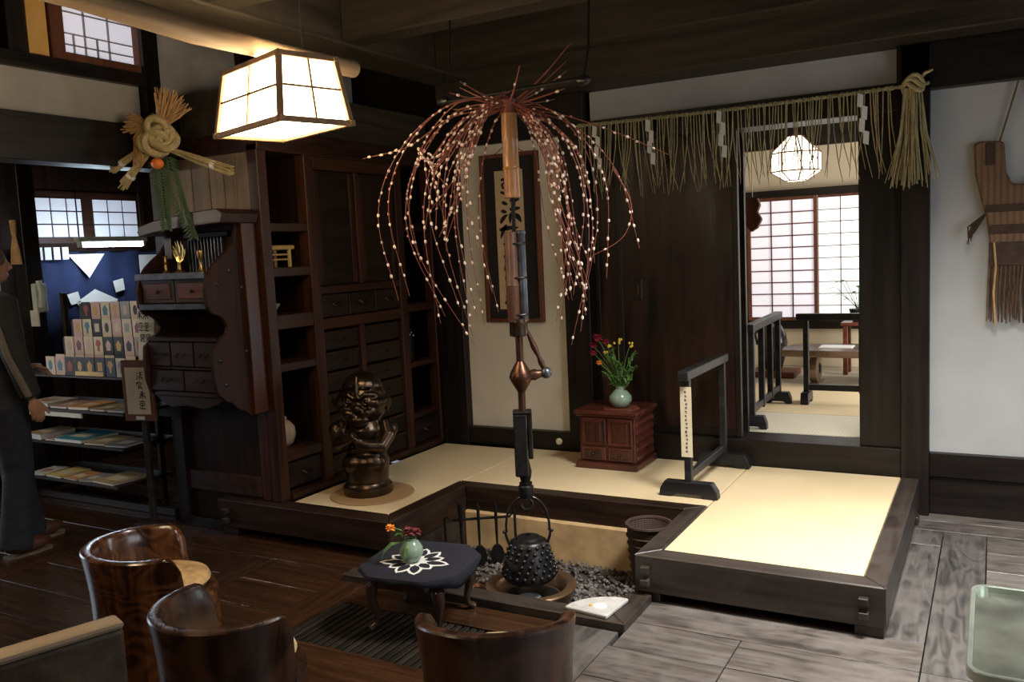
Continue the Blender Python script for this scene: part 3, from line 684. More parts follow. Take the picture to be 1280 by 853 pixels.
# end of the cabinet, facing the room
B('end_panel', 'panel_wood', cb_, -4.50, -3.78, 3.735, 3.755, .05, 1.90, 0)
B('end_stile', 'dark_wood_z', cb_, -4.60, -4.50, 3.70, 3.78, 0, 2.28)
B('end_stile', 'altar_wood', cb_, -3.86, -3.782, 3.718, 3.77, .225, 1.90)
B('end_rail', CY, cb_, -4.50, -3.86, 3.715, 3.765, .24, .365); B('end_rail', 'dark_wood_x', cb_, -4.50, -4.18, 3.70, 3.765, .0, .06)
x = -4.50
for w in (.13, .115, .15, .12, .10, .105):
    B('pale_board', 'pale_board', cb_, x+.002, x+w-.002, 3.725, 3.75, 1.895, 2.30, .003); x += w

# ---- carved altar cabinet hung on the end of the shelf cabinet
al = wthing('altar_cabinet', 'carved reddish wooden altar cabinet with scalloped side boards and small drawers', 'cabinet', (-4.11, 3.6, .8))
prof = [(3.60, 1.93), (3.57, 1.80), (3.52, 1.74), (3.46, 1.70), (3.41, 1.66), (3.36, 1.60), (3.335, 1.52), (3.34, 1.43), (3.37, 1.385), (3.42, 1.37), (3.45, 1.345), (3.475, 1.30), (3.455, 1.265), (3.42, 1.25), (3.40, 1.225), (3.355, 1.195), (3.345, 1.10), (3.35, 1.0), (3.37, .93), (3.42, .885), (3.46, .87), (3.50, .83), (3.56, .80), (3.60, .77), (3.70, .77), (3.70, 1.93)]
for x in (-3.80, -4.40): MB().prism([(y_+.03 if x < -4 else y_, z_) if y_ < 3.6 else (y_, z_) for y_, z_ in prof], x, x+.028, 'YZ').build('side_board', 'altar_side', al, .004)
for y, z in ((3.42, 1.55), (3.60, 1.52), (3.40, 1.12), (3.60, 1.15), (3.43, .98), (3.62, 1.75), (3.52, 1.62)): MB().ball((-3.772, y, z), .014, 8, 6, (.5, 1, 1)).build('stud', 'iron', al, 0, True)
B('jamb', 'altar_wood', al, -3.772, -3.74, 3.60, 3.705, .78, 1.90)
AX = 'altar_wood_x'
B('altar_shelf', AX, al, -4.375, -3.80, 3.36, 3.70, 1.595, 1.618, .003); B('shelf_base', AX, al, -4.375, -3.80, 3.38, 3.70, 1.42, 1.44, .003)
B('shelf_edge', 'steel_blue', al, -4.375, -3.80, 3.352, 3.366, 1.585, 1.622, .002); B('shelf_edge', 'steel_blue', al, -4.375, -3.80, 3.366, 3.384, 1.412, 1.445, .002)
for i in range(2):
    x0 = -4.372+i*.286; dr = B('drawer', AX, al, x0, x0+.277, 3.39, 3.66, 1.448, 1.587); MB().box(x0+.03, x0+.247, 3.383, 3.392, 1.47, 1.565).build('drawer_panel', 'chest_wood', dr, .006)
    MB().ball((x0+.15, 3.378, 1.515), .011, 8, 6).build('knob', 'iron', dr, 0, True)
B('back_board', 'panel_wood', al, -4.39, -3.80, 3.66, 3.70, .80, 1.90, 0)
B('body', AX, al, -4.375, -3.80, 3.42, 3.66, .90, .93); B('body', AX, al, -4.375, -3.80, 3.40, 3.66, 1.225, 1.25); B('body', AX, al, -4.375, -3.80, 3.41, 3.66, 1.06, 1.075)
for n, z0, z1 in ((3, 1.08, 1.22), (2, .935, 1.055)):
    w = .575/n
    for i in range(n):
        x0 = -4.375+i*w; dr = B('drawer', AX, al, x0+.006, x0+w-.006, 3.40, 3.64, z0, z1)
        MB().tube([(x0+w/2-.03, 3.398, z0+.075), (x0+w/2-.025, 3.38, z0+.055), (x0+w/2+.025, 3.38, z0+.055), (x0+w/2+.03, 3.398, z0+.075)], .004, 6).build('handle', 'iron', dr, 0, True)
MB().prism([(-4.375, .90), (-4.33, .86), (-4.25, .83), (-4.11, .845), (-3.97, .83), (-3.86, .86), (-3.78, .90)], 3.43, 3.46, 'XZ').build('apron', 'altar_wood_x', al, .003)
MB().prism([(-4.42, 1.865), (-4.40, 1.90), (-4.27, 1.925), (-4.0, 1.955), (-3.75, 1.965), (-3.70, 1.94), (-3.72, 1.885), (-4.0, 1.875), (-4.25, 1.86), (-4.40, 1.84)], 3.43, 3.70, 'XZ').build('cornice', 'altar_wood_x', al, .005)
for i in range(11): B('lattice_bar', 'steel_blue', al, -4.24+i*.028, -4.234+i*.028, 3.64, 3.655, 1.62, 1.83, 0)
B('lattice_frame', 'dark_wood_x', al, -4.27, -3.90, 3.635, 3.66, 1.82, 1.85); B('name_board', 'altar_wood', al, -4.34, -4.28, 3.55, 3.565, 1.70, 1.83)
def brass(name, x, y, z, prof, label):
    o = wthing(name, label, 'ornament', (x, y, z)); MB().lathe(prof, 14, (x, y, z)).build('stem', 'brass', o, 0, True); return o
brass('candle_stand', -4.19, 3.43, 1.6185, [(.02, 0), (.022, .006), (.008, .02), (.007, .05), (.016, .06), (.006, .066), (.005, .09), (.015, .10), (.0, .104)], 'small brass candle stand on the altar shelf near its outer end')
brass('candle_stand', -3.90, 3.43, 1.6185, [(.02, 0), (.022, .006), (.008, .03), (.007, .07), (.018, .085), (.018, .12), (.0, .125)], 'small brass cup stand on the altar shelf beside the scalloped board')
fl = brass('flame_ornament', -4.075, 3.43, 1.6185, [(.026, 0), (.028, .008), (.012, .02), (.009, .05), (.012, .06)], 'brass ornament with flame-shaped leaves on the altar shelf')
lm = MB()
for i in range(7):
    a = (i-3)*.42; lm.leaf((-4.075, 3.43, 1.675), (-4.075+.045*math.sin(a)*1.3, 3.43-.004*(i % 2), 1.675+.12*math.cos(a*.75)+.01), .03, (0, 1, 0), .05)
lm.build('flame_leaves', 'brass', fl)

# ---- things on the cabinet shelves
bs = wthing('bamboo_frame', 'small yellow bamboo stool standing on a shelf of the cabinet', 'stool', (-3.86, 3.93, 1.623))
for y in (3.83, 4.03):
    for x in (-3.92, -3.80): MB().tube([(x, y, 1.6235), (x, y, 1.735)], .012, 8).build('leg', 'bamboo_pale', bs, 0, True)
for x in (-3.92, -3.80): MB().tube([(x, 3.80, 1.742), (x, 4.065, 1.742)], .015, 10).build('rail', 'bamboo_pale', bs, 0, True)
MB().tube([(-3.80, 3.83, 1.67), (-3.80, 4.03, 1.67)], .006, 6).build('stretcher', 'bamboo_pale', bs, 0, True); MB().tube([(-3.80, 3.83, 1.70), (-3.80, 4.03, 1.70)], .006, 6).build('stretcher', 'bamboo_pale', bs, 0, True)
def pot(name, x, y, z, prof, mat, label, extra=None):
    o = wthing(name, label, 'pot', (x, y, z)); MB().lathe(prof, 24, (x, y, z)).build('body', mat, o, 0, True)
    if extra: MB().lathe(extra, 16, (x, y, z)).build('lid', mat, o, 0, True)
    return o
pot('lidded_jar', -3.87, 3.93, .5115, [(.04, 0), (.065, .02), (.083, .07), (.078, .12), (.05, .155), (.03, .165), (.03, .175), (.0, .175)], 'stoneware', 'round tan lidded jar on the lowest open shelf of the cabinet', [(.034, .172), (.03, .185), (.012, .192), (.012, .205), (.0, .208)])
pot('round_jar', -3.88, 3.86, 1.0485, [(.04, 0), (.07, .03), (.082, .075), (.07, .12), (.045, .14), (.045, .15), (.0, .15)], 'pot_brown', 'brown round jar on the cabinet shelf next to the front post')
pot('flask', -3.85, 3.85, 1.8855, [(.03, 0), (.045, .02), (.048, .06), (.03, .09), (.014, .11), (.014, .15), (.018, .155), (.0, .155)], 'celadon', 'small pale flask on the top shelf of the cabinet')
pot('glass_bowl', -3.85, 3.87, 1.3395, [(.03, 0), (.035, .01), (.07, .05), (.075, .065), (.07, .065), (.03, .02), (.0, .018)], 'celadon', 'shallow glazed bowl on the middle cabinet shelf')
ln = wthing('bell_jar', 'small dark bell jar with bright specks on the far cabinet shelf', 'bell', (-3.80, 5.19, .88))
MB().lathe([(.05, 0), (.055, .02), (.05, .22), (.055, .24), (.035, .26), (.0, .262)], 18, (-3.80, 5.19, .8805)).build('body', 'iron_dark', ln, 0, True)
MB().lathe([(.03, .26), (.045, .30), (.05, .34), (.03, .375), (.0, .38)], 16, (-3.80, 5.19, .8805)).build('cap', 'iron_dark', ln, 0, True)
for dy, dz in ((-.02, .20), (.0, .215), (.025, .19)): MB().ball((-3.752, 5.19+dy, .88+dz), .006, 6, 4).build('bead', 'paper_white', ln)

# ---- bronze statue on a round straw mat
SX, SY, SZ = -3.335, 4.075, .22
tag(MB().lathe([(.245, 0), (.255, .003), (.252, .008), (.0, .009)], 48, (SX+.03, SY, SZ+.0005)).build('round_mat', 'straw_mat', None, 0, True), 'round woven straw mat under the bronze statue', 'mat')
stt = thing('bronze_statue', 'dark bronze statue of a big-headed grinning figure with folded arms on the straw mat', 'statue', (SX, SY, SZ+.0095), R(25))
m = MB()
# local axes: -Y is the front of the figure
m.lathe([(.145, 0), (.150, .01), (.148, .05), (.135, .06), (.128, .075)], 28)
stp = m.build('plinth', 'bronze', stt, 0, True)
b = MB()
b.lathe([(.0, .06), (.125, .065), (.132, .12), (.138, .18), (.140, .21), (.120, .25), (.100, .285), (.115, .34), (.128, .40), (.105, .44), (.07, .47), (.0, .48)], 28, (0, 0, 0), .9)
for x in (-.055, .055): b.ball((x, -.055, .20), .085, 14, 10, (1, .85, .75))
b.ball((.02, -.09, .25), .06, 12, 8, (1.4, .5, .5))
# head
b.ball((0, 0, .565), .150, 20, 14, (1, .92, 1.0)); b.ball((0, .01, .645), .125, 16, 12, (1, .95, .80)); b.tube([(-.09, -.10, .665), (-.04, -.128, .675), (.04, -.128, .675), (.09, -.10, .665)], .010, 8); b.tube([(0, -.115, .735), (0, -.135, .69), (0, -.148, .63)], [.010, .013, .012], 8)
b.tube([(0, -.12, .70), (0, -.142, .64), (0, -.15, .60)], [.012, .014, .012], 8)
for s in (-1, 1):
    b.tube([(s*.012, -.148, .60), (s*.05, -.142, .628), (s*.095, -.112, .62), (s*.13, -.06, .59)], [.012, .015, .015, .010], 8)
    b.ball((s*.058, -.130, .585), .030, 12, 8, (1, .55, .8)); b.ball((s*.056, -.149, .585), .012, 8, 6)
    b.tube([(s*.06, -.122, .570), (s*.105, -.108, .566), (s*.145, -.075, .572), (s*.180, -.03, .590)], [.026, .034, .026, .006], 10)
    b.ball((s*.03, -.146, .500), .024, 10, 8, (1.2, .8, .8)); b.ball((s*.085, -.105, .54), .042, 12, 8, (1.1, .8, .7)); b.ball((s*.150, .0, .555), .045, 10, 8, (.5, 1, 1.1))
    b.tube([(s*.02, -.152, .512), (s*.06, -.152, .520), (s*.115, -.105, .532), (s*.155, -.045, .545)], [.016, .022, .016, .006], 8)
    b.ball((s*.022, -.150, .535), .018, 8, 6)
b.ball((0, -.155, .547), .026, 10, 8, (1, 1, .8)); b.ball((0, -.142, .475), .045, 12, 8, (1.5, .6, .45)); b.ball((0, -.12, .448), .05, 12, 8, (1.2, .7, .5))
# arms folded over the belly
b.tube([(.125, .0, .43), (.150, -.05, .36), (.120, -.115, .305), (.05, -.150, .32), (-.01, -.16, .35)], [.050, .050, .046, .036, .026], 10)
b.tube([(-.125, .0, .43), (-.155, -.05, .37), (-.13, -.11, .33), (-.07, -.150, .36), (-.02, -.165, .39)], [.050, .050, .044, .036, .026], 10)
b.ball((-.165, -.045, .405), .045, 10, 8); b.ball((.165, .0, .39), .05, 10, 8, (.8, 1, 1))
for i in range(3): b.tube([(-.03+i*.018, -.172, .37), (-.015+i*.02, -.178, .335), (.0+i*.02, -.165, .30)], .009, 6)
b.tube([(-.12, -.06, .30), (-.05, -.118, .285), (.04, -.122, .295), (.12, -.06, .32)], .016, 8)
body = b.build('figure', 'bronze', stt)
rm = body.modifiers.new('skin', 'REMESH'); rm.mode = 'VOXEL'; rm.voxel_size = .0062; rm.use_smooth_shade = True
sm = body.modifiers.new('soft', 'SMOOTH'); sm.factor = .5; sm.iterations = 3
for s in (-1, 1):
    MB().tube([(s*.056+.017*math.cos(t), -.1585+.003, .585+.017*math.sin(t)) for t in [2*PI*i/14 for i in range(15)]], .003, 6).build('eye_ring', 'bronze', stt, 0, True)

# ---- framed calligraphy on the plaster
cf = wthing('framed_calligraphy', 'tall framed scroll with black brush writing on tan paper, hung on the pale plaster', 'picture', (-3.04, 5.53, 1.14))
fx0, fx1, fz0, fz1 = -3.285, -2.81, 1.14, 2.355
for a in ((fx0, fx0+.028, fz0, fz1), (fx1-.028, fx1, fz0, fz1), (fx0+.028, fx1-.028, fz0, fz0+.028), (fx0+.028, fx1-.028, fz1-.028, fz1)): MB().box(a[0], a[1], 5.495, 5.534, a[2], a[3]).build('frame', 'shoji_frame_wood', cf, .003)
B('mount', 'mount_black', cf, fx0+.026, fx1-.026, 5.518, 5.532, fz0+.026, fz1-.026, 0); B('paper', 'paper_tan', cf, -3.17, -2.94, 5.514, 5.52, 1.235, 2.235, 0)
MB().tube([(-3.18, 5.53, 2.35), (-3.05, 5.53, 2.43)], .003, 5).build('cord', 'twig', cf); MB().tube([(-2.92, 5.53, 2.35), (-3.05, 5.53, 2.43)], .003, 5).build('cord', 'twig', cf)
def stroke(mb, p, q, w, y, curve=0):
    """one brush stroke in a plane of constant Y"""
    n = 6; o1, o2 = [], []
    dx, dz = q[0]-p[0], q[1]-p[1]; L = math.hypot(dx, dz); nx, nz = -dz/L, dx/L
    for i in range(n+1):
        t = i/n; c = curve*math.sin(PI*t); ww = w*(.45+.75*math.sin(PI*min(1, t*.9+.12)))*.5*(1 if t < .85 else .5)
        x, z = p[0]+dx*t+nx*c, p[1]+dz*t+nz*c
        o1.append((x+nx*ww, z+nz*ww)); o2.append((x-nx*ww, z-nz*ww))
    mb.prism(o1+o2[::-1], y, y+.0015, 'XZ')
GT = [[(-.42, .15, .42, .22, 1, .03), (.02, .5, -.02, -.45, 1, 0), (-.05, .1, -.42, -.4, .9, -.05), (.04, .1, .45, -.38, 1.1, .05), (-.25, .4, .25, .42, .7, 0)],
      [(-.4, .42, .4, .46, 1, .02), (-.2, .5, -.22, .3, .7, 0), (.2, .5, .2, .3, .7, 0), (-.3, .2, .3, .22, .8, 0), (-.32, .2, -.3, -.1, .8, 0), (.3, .22, .26, -.1, .9, 0), (-.3, -.08, .26, -.06, .8, 0), (0, .25, -.02, -.3, .9, 0), (-.45, -.3, .48, -.38, 1.2, -.08)],
      [(-.35, .38, -.1, .28, .8, 0), (-.4, .05, -.15, -.02, .8, 0), (-.45, -.42, -.12, -.1, .9, .04), (.0, .42, .42, .45, .9, 0), (.2, .5, .12, .0, .9, 0), (-.02, .08, .45, .12, .9, 0), (.1, .0, -.02, -.45, .8, -.05), (.15, -.1, .46, -.42, 1.1, .05)],
      [(-.3, .48, .3, .5, .8, 0), (-.3, .48, -.32, .1, .8, 0), (.3, .5, .28, .1, .9, 0), (-.3, .3, .28, .31, .6, 0), (-.3, .1, .28, .11, .7, 0), (-.1, .1, -.38, -.45, 1, -.06), (.1, .1, .1, -.3, .9, 0), (.1, -.3, .45, -.3, 1, -.1)],
      [(-.45, .3, .45, .36, 1, .03), (-.1, .5, -.4, -.05, .9, -.04), (.0, .15, .4, .18, .8, 0), (.05, .15, -.1, -.42, .9, -.05), (.0, -.12, .42, -.42, 1.1, .06)]]
GK = [0]
def glyph(mb, cx, cz, s, y, rnd_, n=6):
    """a brushed character of level, upright and sweeping strokes"""
    GK[0] += 1 if rnd_.random() < .7 else 2
    for x0, z0, x1, z1, w, c in GT[GK[0] % len(GT)]:
        stroke(mb, (cx+x0*s, cz+z0*s), (cx+x1*s, cz+z1*s), (.15 if n > 5 else .10)*s*w, y, c*s)
rg = random.Random(21)
for i, (z, s) in enumerate(((2.12, .11), (1.94, .17), (1.76, .16), (1.59, .17), (1.40, .12), (1.32, .10))):
    g = MB(); glyph(g, -3.055+rg.uniform(-.02, .02), z, s*1.1, 5.512, rg, 6); g.build('brush_character', 'ink', cf)

# socket on the base rail
so = wthing('wall_socket', 'round cream socket on the dark base rail below the plaster', 'socket', (-2.71, 5.47, .285))
c = MB().lathe([(.0, 0), (.024, 0), (.024, .008), (.018, .014), (.008, .014), (.008, .010), (.0, .010)], 20); c.v = [(-2.71+x, 5.469-z, .285+y) for x, y, z in c.v]
c.build('plate', 'socket_cream', so, 0, True)

# ---- small red chest with vase of flowers
ch = wthing('small_chest', 'small carved red-brown chest with two doors and two drawers on the mat', 'chest', (-2.18, 5.25, .2205))
CH = 'chest_wood'
B('plinth', CH, ch, -2.395, -1.965, 5.06, 5.435, .2205, .265, .006); B('body', CH, ch, -2.37, -1.985, 5.09, 5.425, .265, .565)
MB().box(-2.385, -1.965, 5.065, 5.435, .565, .582).box(-2.395, -1.955, 5.055, 5.44, .582, .605).build('top', CH, ch, .004)
for x0, x1 in ((-2.352, -2.185), (-2.170, -2.003)):
    d = B('door', CH, ch, x0, x1, 5.078, 5.092, .375, .555); B('door_panel', 'altar_wood', d, x0+.03, x1-.03, 5.070, 5.08, .40, .53, .006)
    MB().prism([(x0+.01, .555), (x1-.01, .555), (x1-.02, .535), ((x0+x1)/2, .52), (x0+.02, .535)], 5.066, 5.079, 'XZ').build('door_arch', CH, d, .003)
    B('hinge', 'iron', d, x1-.012, x1-.004, 5.068, 5.08, .39, .54, .001)
    e = B('drawer', CH, ch, x0, x1, 5.076, 5.092, .278, .362); B('drawer_panel', 'altar_wood', e, x0+.02, x1-.02, 5.068, 5.078, .292, .348, .006)
    MB().ball(((x0+x1)/2, 5.060, .32), .012, 8, 6).build('knob', 'iron', e, 0, True)
for k in range(5): B('side_moulding', CH, ch, -1.987, -1.975, 5.10, 5.415, .285+k*.055, .31+k*.055, .004)
tag(MB().prism([(-2.20, 5.10), (-2.02, 5.10), (-1.99, 5.20), (-2.05, 5.30), (-2.18, 5.29), (-2.24, 5.20)], .6055, .611, 'XY').build('vase_mat', 'red_wood', None), 'flat reddish wooden mat under the green vase on the chest', 'mat')
def bouquet(root, base, spec, seed):
    r = random.Random(seed)
    for kind, tip, size in spec:
        tip = Vector(tip); b0 = Vector(base); mid = b0.lerp(tip, .5)+Vector((0, 0, .02))
        st_ = MB().tube(bez(b0, mid+Vector(((tip.x-b0.x)*-.2, (tip.y-b0.y)*-.2, .02)), tip, 7), .003, 5).build('stem', 'leaf_green', root, 0, True)
        fm = MB()
        if kind == 'leaf':
            for i in range(5): fm.leaf(b0.lerp(tip, .35+.13*i), b0.lerp(tip, .35+.13*i)+Vector((r.uniform(-1, 1), r.uniform(-1, 1), r.uniform(.2, 1)))*size, size*.3)
            fm.build('leaves', 'leaf_green', st_)
        elif kind == 'yellow':
            for i in range(5): fm.ball(tip+Vector((r.uniform(-1, 1), r.uniform(-1, 1), r.uniform(-1, 1)))*size, size*.5, 6, 4)
            fm.build('blossom', 'petal_yellow', st_, 0, True)
        else:
            mat = {'red': 'petal_red', 'orange': 'petal_orange', 'dark': 'petal_dark_red'}[kind]
            fm.ball(tip, size*.45, 8, 6)
            for i in range(18):
                a = i*2.4; e = (i/18)*1.3-.3
                v = Vector((math.cos(a)*math.cos(e), math.sin(a)*math.cos(e), math.sin(e)))
                fm.leaf(tip+v*size*.2, tip+v*size, size*.75, (0, 0, 1), .2)
            fm.build('blossom', mat, st_)
v1 = wthing('flower_vase', 'green glazed round vase with red, orange and yellow flowers on the small chest', 'vase', (-2.12, 5.20, .6115))
MB().lathe([(.035, 0), (.055, .012), (.075, .045), (.072, .075), (.045, .105), (.028, .12), (.030, .135), (.034, .14), (.026, .14), (.0, .12)], 24, (-2.12, 5.20, .6115)).build('body', 'celadon', v1, 0, True)
VB = (-2.12, 5.20, .70)
bouquet(v1, VB, [('red', (-2.26, 5.18, 1.06), .042), ('red', (-2.30, 5.20, 1.01), .034), ('red', (-2.23, 5.24, 1.03), .034), ('red', (-2.28, 5.15, .965), .030), ('orange', (-2.22, 5.10, .91), .024),
   ('yellow', (-2.17, 5.2, 1.02), .018), ('yellow', (-2.13, 5.22, 1.04), .018), ('yellow', (-2.04, 5.2, 1.02), .016), ('yellow', (-2.2, 5.17, .98), .014)]
   + [('leaf', (-2.12+math.cos(a)*.12, 5.2+math.sin(a)*.07, .84+.09*math.sin(a*3)+.05), .075) for a in [i*.57 for i in range(11)]], 4)

# ---- barrier stands (kekkai)
def barrier(name, label, x, y, z, length, rz, posts, top, fw=.17):
    t = thing(name, label, 'barrier stand', (x, y, z), rz); K = 'kekkai_wood'
    for yy in (0, length):
        o = [(-fw, 0), (-fw*.97, .045), (-fw*.8, .09), (fw*.8, .09), (fw*.97, .045), (fw, 0), (fw*.6, 0), (fw*.4, .018), (-fw*.4, .018), (-fw*.6, 0)]
        MB().prism(o, yy-.03, yy+.03, 'XZ').build('foot', K, t, .004)
    for p in posts: B('post', K, t, -.02, .02, p-.02, p+.02, .088, top, .003)
    B('lower_rail', K, t, -.015, .015, .02, length-.02, .10, .145, .003); B('top_rail', K, t, -.03, .03, -.07, length+.05, top, top+.052, .004)
    return t
k1 = barrier('barrier_stand', 'low black barrier stand with a white paper sign on the platform', -1.50, 4.66, .2205, .72, 0, (0, .72), .675)
sg = MB().box(-.032, .032, -.0245, -.0215, .235, .635).build('paper_sign', 'paper_cream', k1); rg = random.Random(4)
for k in range(16): g = MB(); glyph(g, rg.uniform(-.003, .003), .605-k*.0225, .013, -.0262, rg, 5); g.build('brush_character', 'ink', sg)

# ---- straw fringe over the doorway
fr = wthing('straw_fringe', 'straw rope hung over the doorway with a fringe of loose straws and paper streamers', 'straw fringe', (-1.37, 5.40, 2.46))
rf = random.Random(8)
rp = [(-2.45+2.13*i/30, 5.40, 2.468-.012*math.sin(PI*i/30)) for i in range(31)]
for ph in (0, PI): MB().tube([(x, y+.007*math.cos(i*2.2+ph), z+.007*math.sin(i*2.2+ph)) for i, (x, y, z) in enumerate(spline(rp, 3))], .008, 6).build('rope', 'straw_green', fr, 0, True)
s1, s2 = MB(), MB()
for i in range(104):
    x = -2.43+1.93*(i+rf.uniform(-.5, .5))/104; w = rf.uniform(-.07, .07); L = rf.uniform(.40, .50)
    pts = [(x, 5.39+rf.uniform(-.01, .01), 2.462), (x+w*.15, 5.385, 2.462-L*.4), (x+w*.5, 5.385+rf.uniform(-.02, .02), 2.462-L*.72), (x+w, 5.385+rf.uniform(-.03, .03), 2.462-L)]
    (s1 if rf.random() < .6 else s2).tube(pts, [.0034, .0032, .0028, .0016], 4)
tag(s1.build('straws', 'straw_green', fr), kind='stuff'); tag(s2.build('straws', 'straw', fr), kind='stuff')
def shide(x, zt):
    mm = MB(); w, h, z = .030, .085, zt
    for i in range(4):
        dx = (i % 2)*.018-.009+.004*i
        mm.prism([(x+dx-w/2, z), (x+dx+w/2, z-.012), (x+dx+w/2-.004, z-h), (x+dx-w/2-.004, z-h+.012)], 5.372-.004*(i % 2), 5.3735-.004*(i % 2), 'XZ'); z -= h*.82
    mm.build('paper_streamer', 'paper_white', fr)
for x in (-2.30, -1.93, -1.47, -.66): shide(x, 2.455)
kn = MB()
for a in range(3): kn.tube([(-.40+.050*math.cos(t+a), 5.385+.040*math.sin(t+a), 2.45+.024*math.sin(2*t+a)+.02*a) for t in [2*PI*i/16 for i in range(17)]], .013, 6)
kn.tube([(-.38, 5.39, 2.48), (-.34, 5.38, 2.52), (-.30, 5.38, 2.535)], [.012, .01, .006], 6)
kn.build('knot', 'straw', fr, 0, True)
t1, t2 = MB(), MB()
for i in range(76):
    x0 = rf.uniform(-.445, -.355); d = (x0+.40)*1.6+rf.uniform(-.045, .045); L = rf.uniform(.46, .56)
    (t1 if i % 2 else t2).tube([(x0, 5.385+rf.uniform(-.03, .03), 2.45), (x0+d*.3, 5.38+rf.uniform(-.04, .02), 2.45-L*.5), (x0+d, 5.375+rf.uniform(-.06, .02), 2.45-L)], [.0038, .0034, .0024], 4)
tag(t1.build('tassel', 'straw_green', fr), kind='stuff'); tag(t2.build('tassel', 'straw', fr), kind='stuff')

# ---- woven straw back pad hung on the white wall
bp = wthing('straw_cape', 'brown woven straw shoulder cape with long fringe hung on the white wall', 'cape', (.13, 5.52, 1.15))
half = [(.0, 1.89), (-.045, 1.895), (-.075, 1.96), (-.085, 2.12), (-.115, 2.13), (-.20, 2.135), (-.235, 2.12), (-.225, 1.95), (-.20, 1.83), (-.17, 1.72), (-.155, 1.60), (-.150, 1.45), (.0, 1.45)]
oc = [(x+.13, z) for x, z in half]+[(.13-x, z) for x, z in half[::-1][1:-1]]
MB().prism(oc, 5.485, 5.533, 'XZ').build('body', 'straw_weave', bp, .01)
for z0, z1 in ((1.745, 1.785), (1.625, 1.675), (1.45, 1.58)): B('dark_band', 'straw_dark', bp, -.045+.02*(z0 < 1.7), .305-.02*(z0 < 1.7), 5.478, 5.49, z0, z1, .003)
for x in (-.045, .265): B('dark_patch', 'straw_dark', bp, x, x+.045, 5.478, 5.49, 2.0, 2.12, .003)
fm, fm2 = MB(), MB()
for i in range(46):
    x = -.02+.30*i/45; (fm if i % 3 else fm2).tube([(x, 5.49, 1.50), (x-.008+rf.uniform(-.006, .006), 5.48, 1.32), (x-.012+rf.uniform(-.012, .012), 5.485, 1.15+rf.uniform(-.02, .015))], [.006, .005, .003], 4)
for sx in (-1, 1):
    for i in range(14): fm.tube([(.13+sx*.17, 5.50, 1.74), (.13+sx*(.22+rf.uniform(0, .04)), 5.47, 1.66+rf.uniform(-.03, .03)), (.13+sx*(.235+rf.uniform(0, .03)), 5.46, 1.60+rf.uniform(-.03, .03))], [.006, .005, .002], 4)
tag(fm.build('fringe', 'straw_dark', bp), kind='stuff'); tag(fm2.build('fringe', 'straw_brown', bp), kind='stuff')
for x in (.02, .24): MB().tube([(x, 5.515, 2.12), (x+(.13-x)*.45, 5.51, 2.30), (.115 if x < .1 else .145, 5.51, 2.47), (.13, 5.505, 2.485)], .006, 6).build('cord', 'straw_brown', bp, 0, True)
MB().tube([(.0, 5.475, 1.58), (.01, 5.47, 1.45), (.0, 5.47, 1.30), (.01, 5.475, 1.12)], .006, 6).build('tie_cord', 'straw_tan', bp, 0, True)
MB().tube([(.13, 5.545, 2.485), (.13, 5.49, 2.49)], .004, 6).build('nail', 'iron', bp)

# ================================================================ FURNITURE AND SMALL THINGS
def barrel_chair(label, x, y, face, mat, r=.25, back=.52, armh=.56, seat=.30, cushion='cushion_straw', gap=70):
    """tub chair hollowed from a log; local +X is the open front"""
    t = thing('barrel_chair', label, 'chair', (x, y, 0), R(face), 'hollowed log chairs around the small table')
    n, g = 56, R(gap); th = .048; mb = MB(); rows = []
    for i in range(n+1):
        a = g+(2*PI-2*g)*i/n; e = min(i, n-i)/n
        u = min(1, e/.075)
        h = armh+(back-armh)*(.5-.5*math.cos(PI*min(1, e/.42)))
        h = seat+.02+(h-seat-.02)*math.sqrt(max(0, 1-(1-u)**2))
        ro = lambda z: r*(.90+.10*(z/.5)**1.5+.03*math.cos(z*9))
        prof = []
        for k in range(8):
            z = .012+(h-.022)*k/7; prof.append((ro(z), z))
        prof.append((ro(h)-.006, h-.004)); prof.append((ro(h)-th*.5, h)); prof.append((ro(h)-th+.006, h-.005))
        for k in range(5):
            z = h-.02-(h-.02-seat+.03)*k/4; prof.append((ro(max(z, .05))-th, z))
        rows.append([(p*math.cos(a), p*math.sin(a), z) for p, z in prof])
    m = len(rows[0]); vs_ = [v for row in rows for v in row]
    fs_ = [(i*m+k, (i+1)*m+k, (i+1)*m+k+1, i*m+k+1) for i in range(n) for k in range(m-1)]
    fs_ += [tuple(range(m)), tuple(range(n*m+m-1, n*m-1, -1))]
    mb.add(vs_, fs_); mb.build('shell', mat, t, 0, True)
    MB().lathe([(r*.80, 0), (r*.905, .008), (r*.90, seat-.03), (r*.87, seat-.012), (r*.5, seat-.006), (.0, seat-.006)], 40).build('drum', mat, t, 0, True)
    MB().lathe([(r*.55, seat-.005), (r*.70, seat+.004), (r*.76, seat+.025), (r*.73, seat+.045), (r*.62, seat+.058), (r*.3, seat+.062), (.0, seat+.060)], 36, (r*.04, 0, 0)).build('cushion', cushion, t, 0, True)
    return t
cA = barrel_chair('glossy reddish hollowed-log chair with swirling grain and a tan cushion', -3.05, 2.31, 48, 'chair_wood', .272, .535, .52, .32, 'cushion_tan', 60)
barrel_chair('dark hollowed-log chair with a pale round cushion, between the glossy chair and the worn-rimmed one', -2.25, 1.985, 80, 'chair_wood_dark', .262, .525, .525)
barrel_chair('dark hollowed-log chair with a worn reddish rim, back turned beside the grey floor boards', -1.39, 2.29, 115, 'chair_wood_dark', .262, .54, .495)

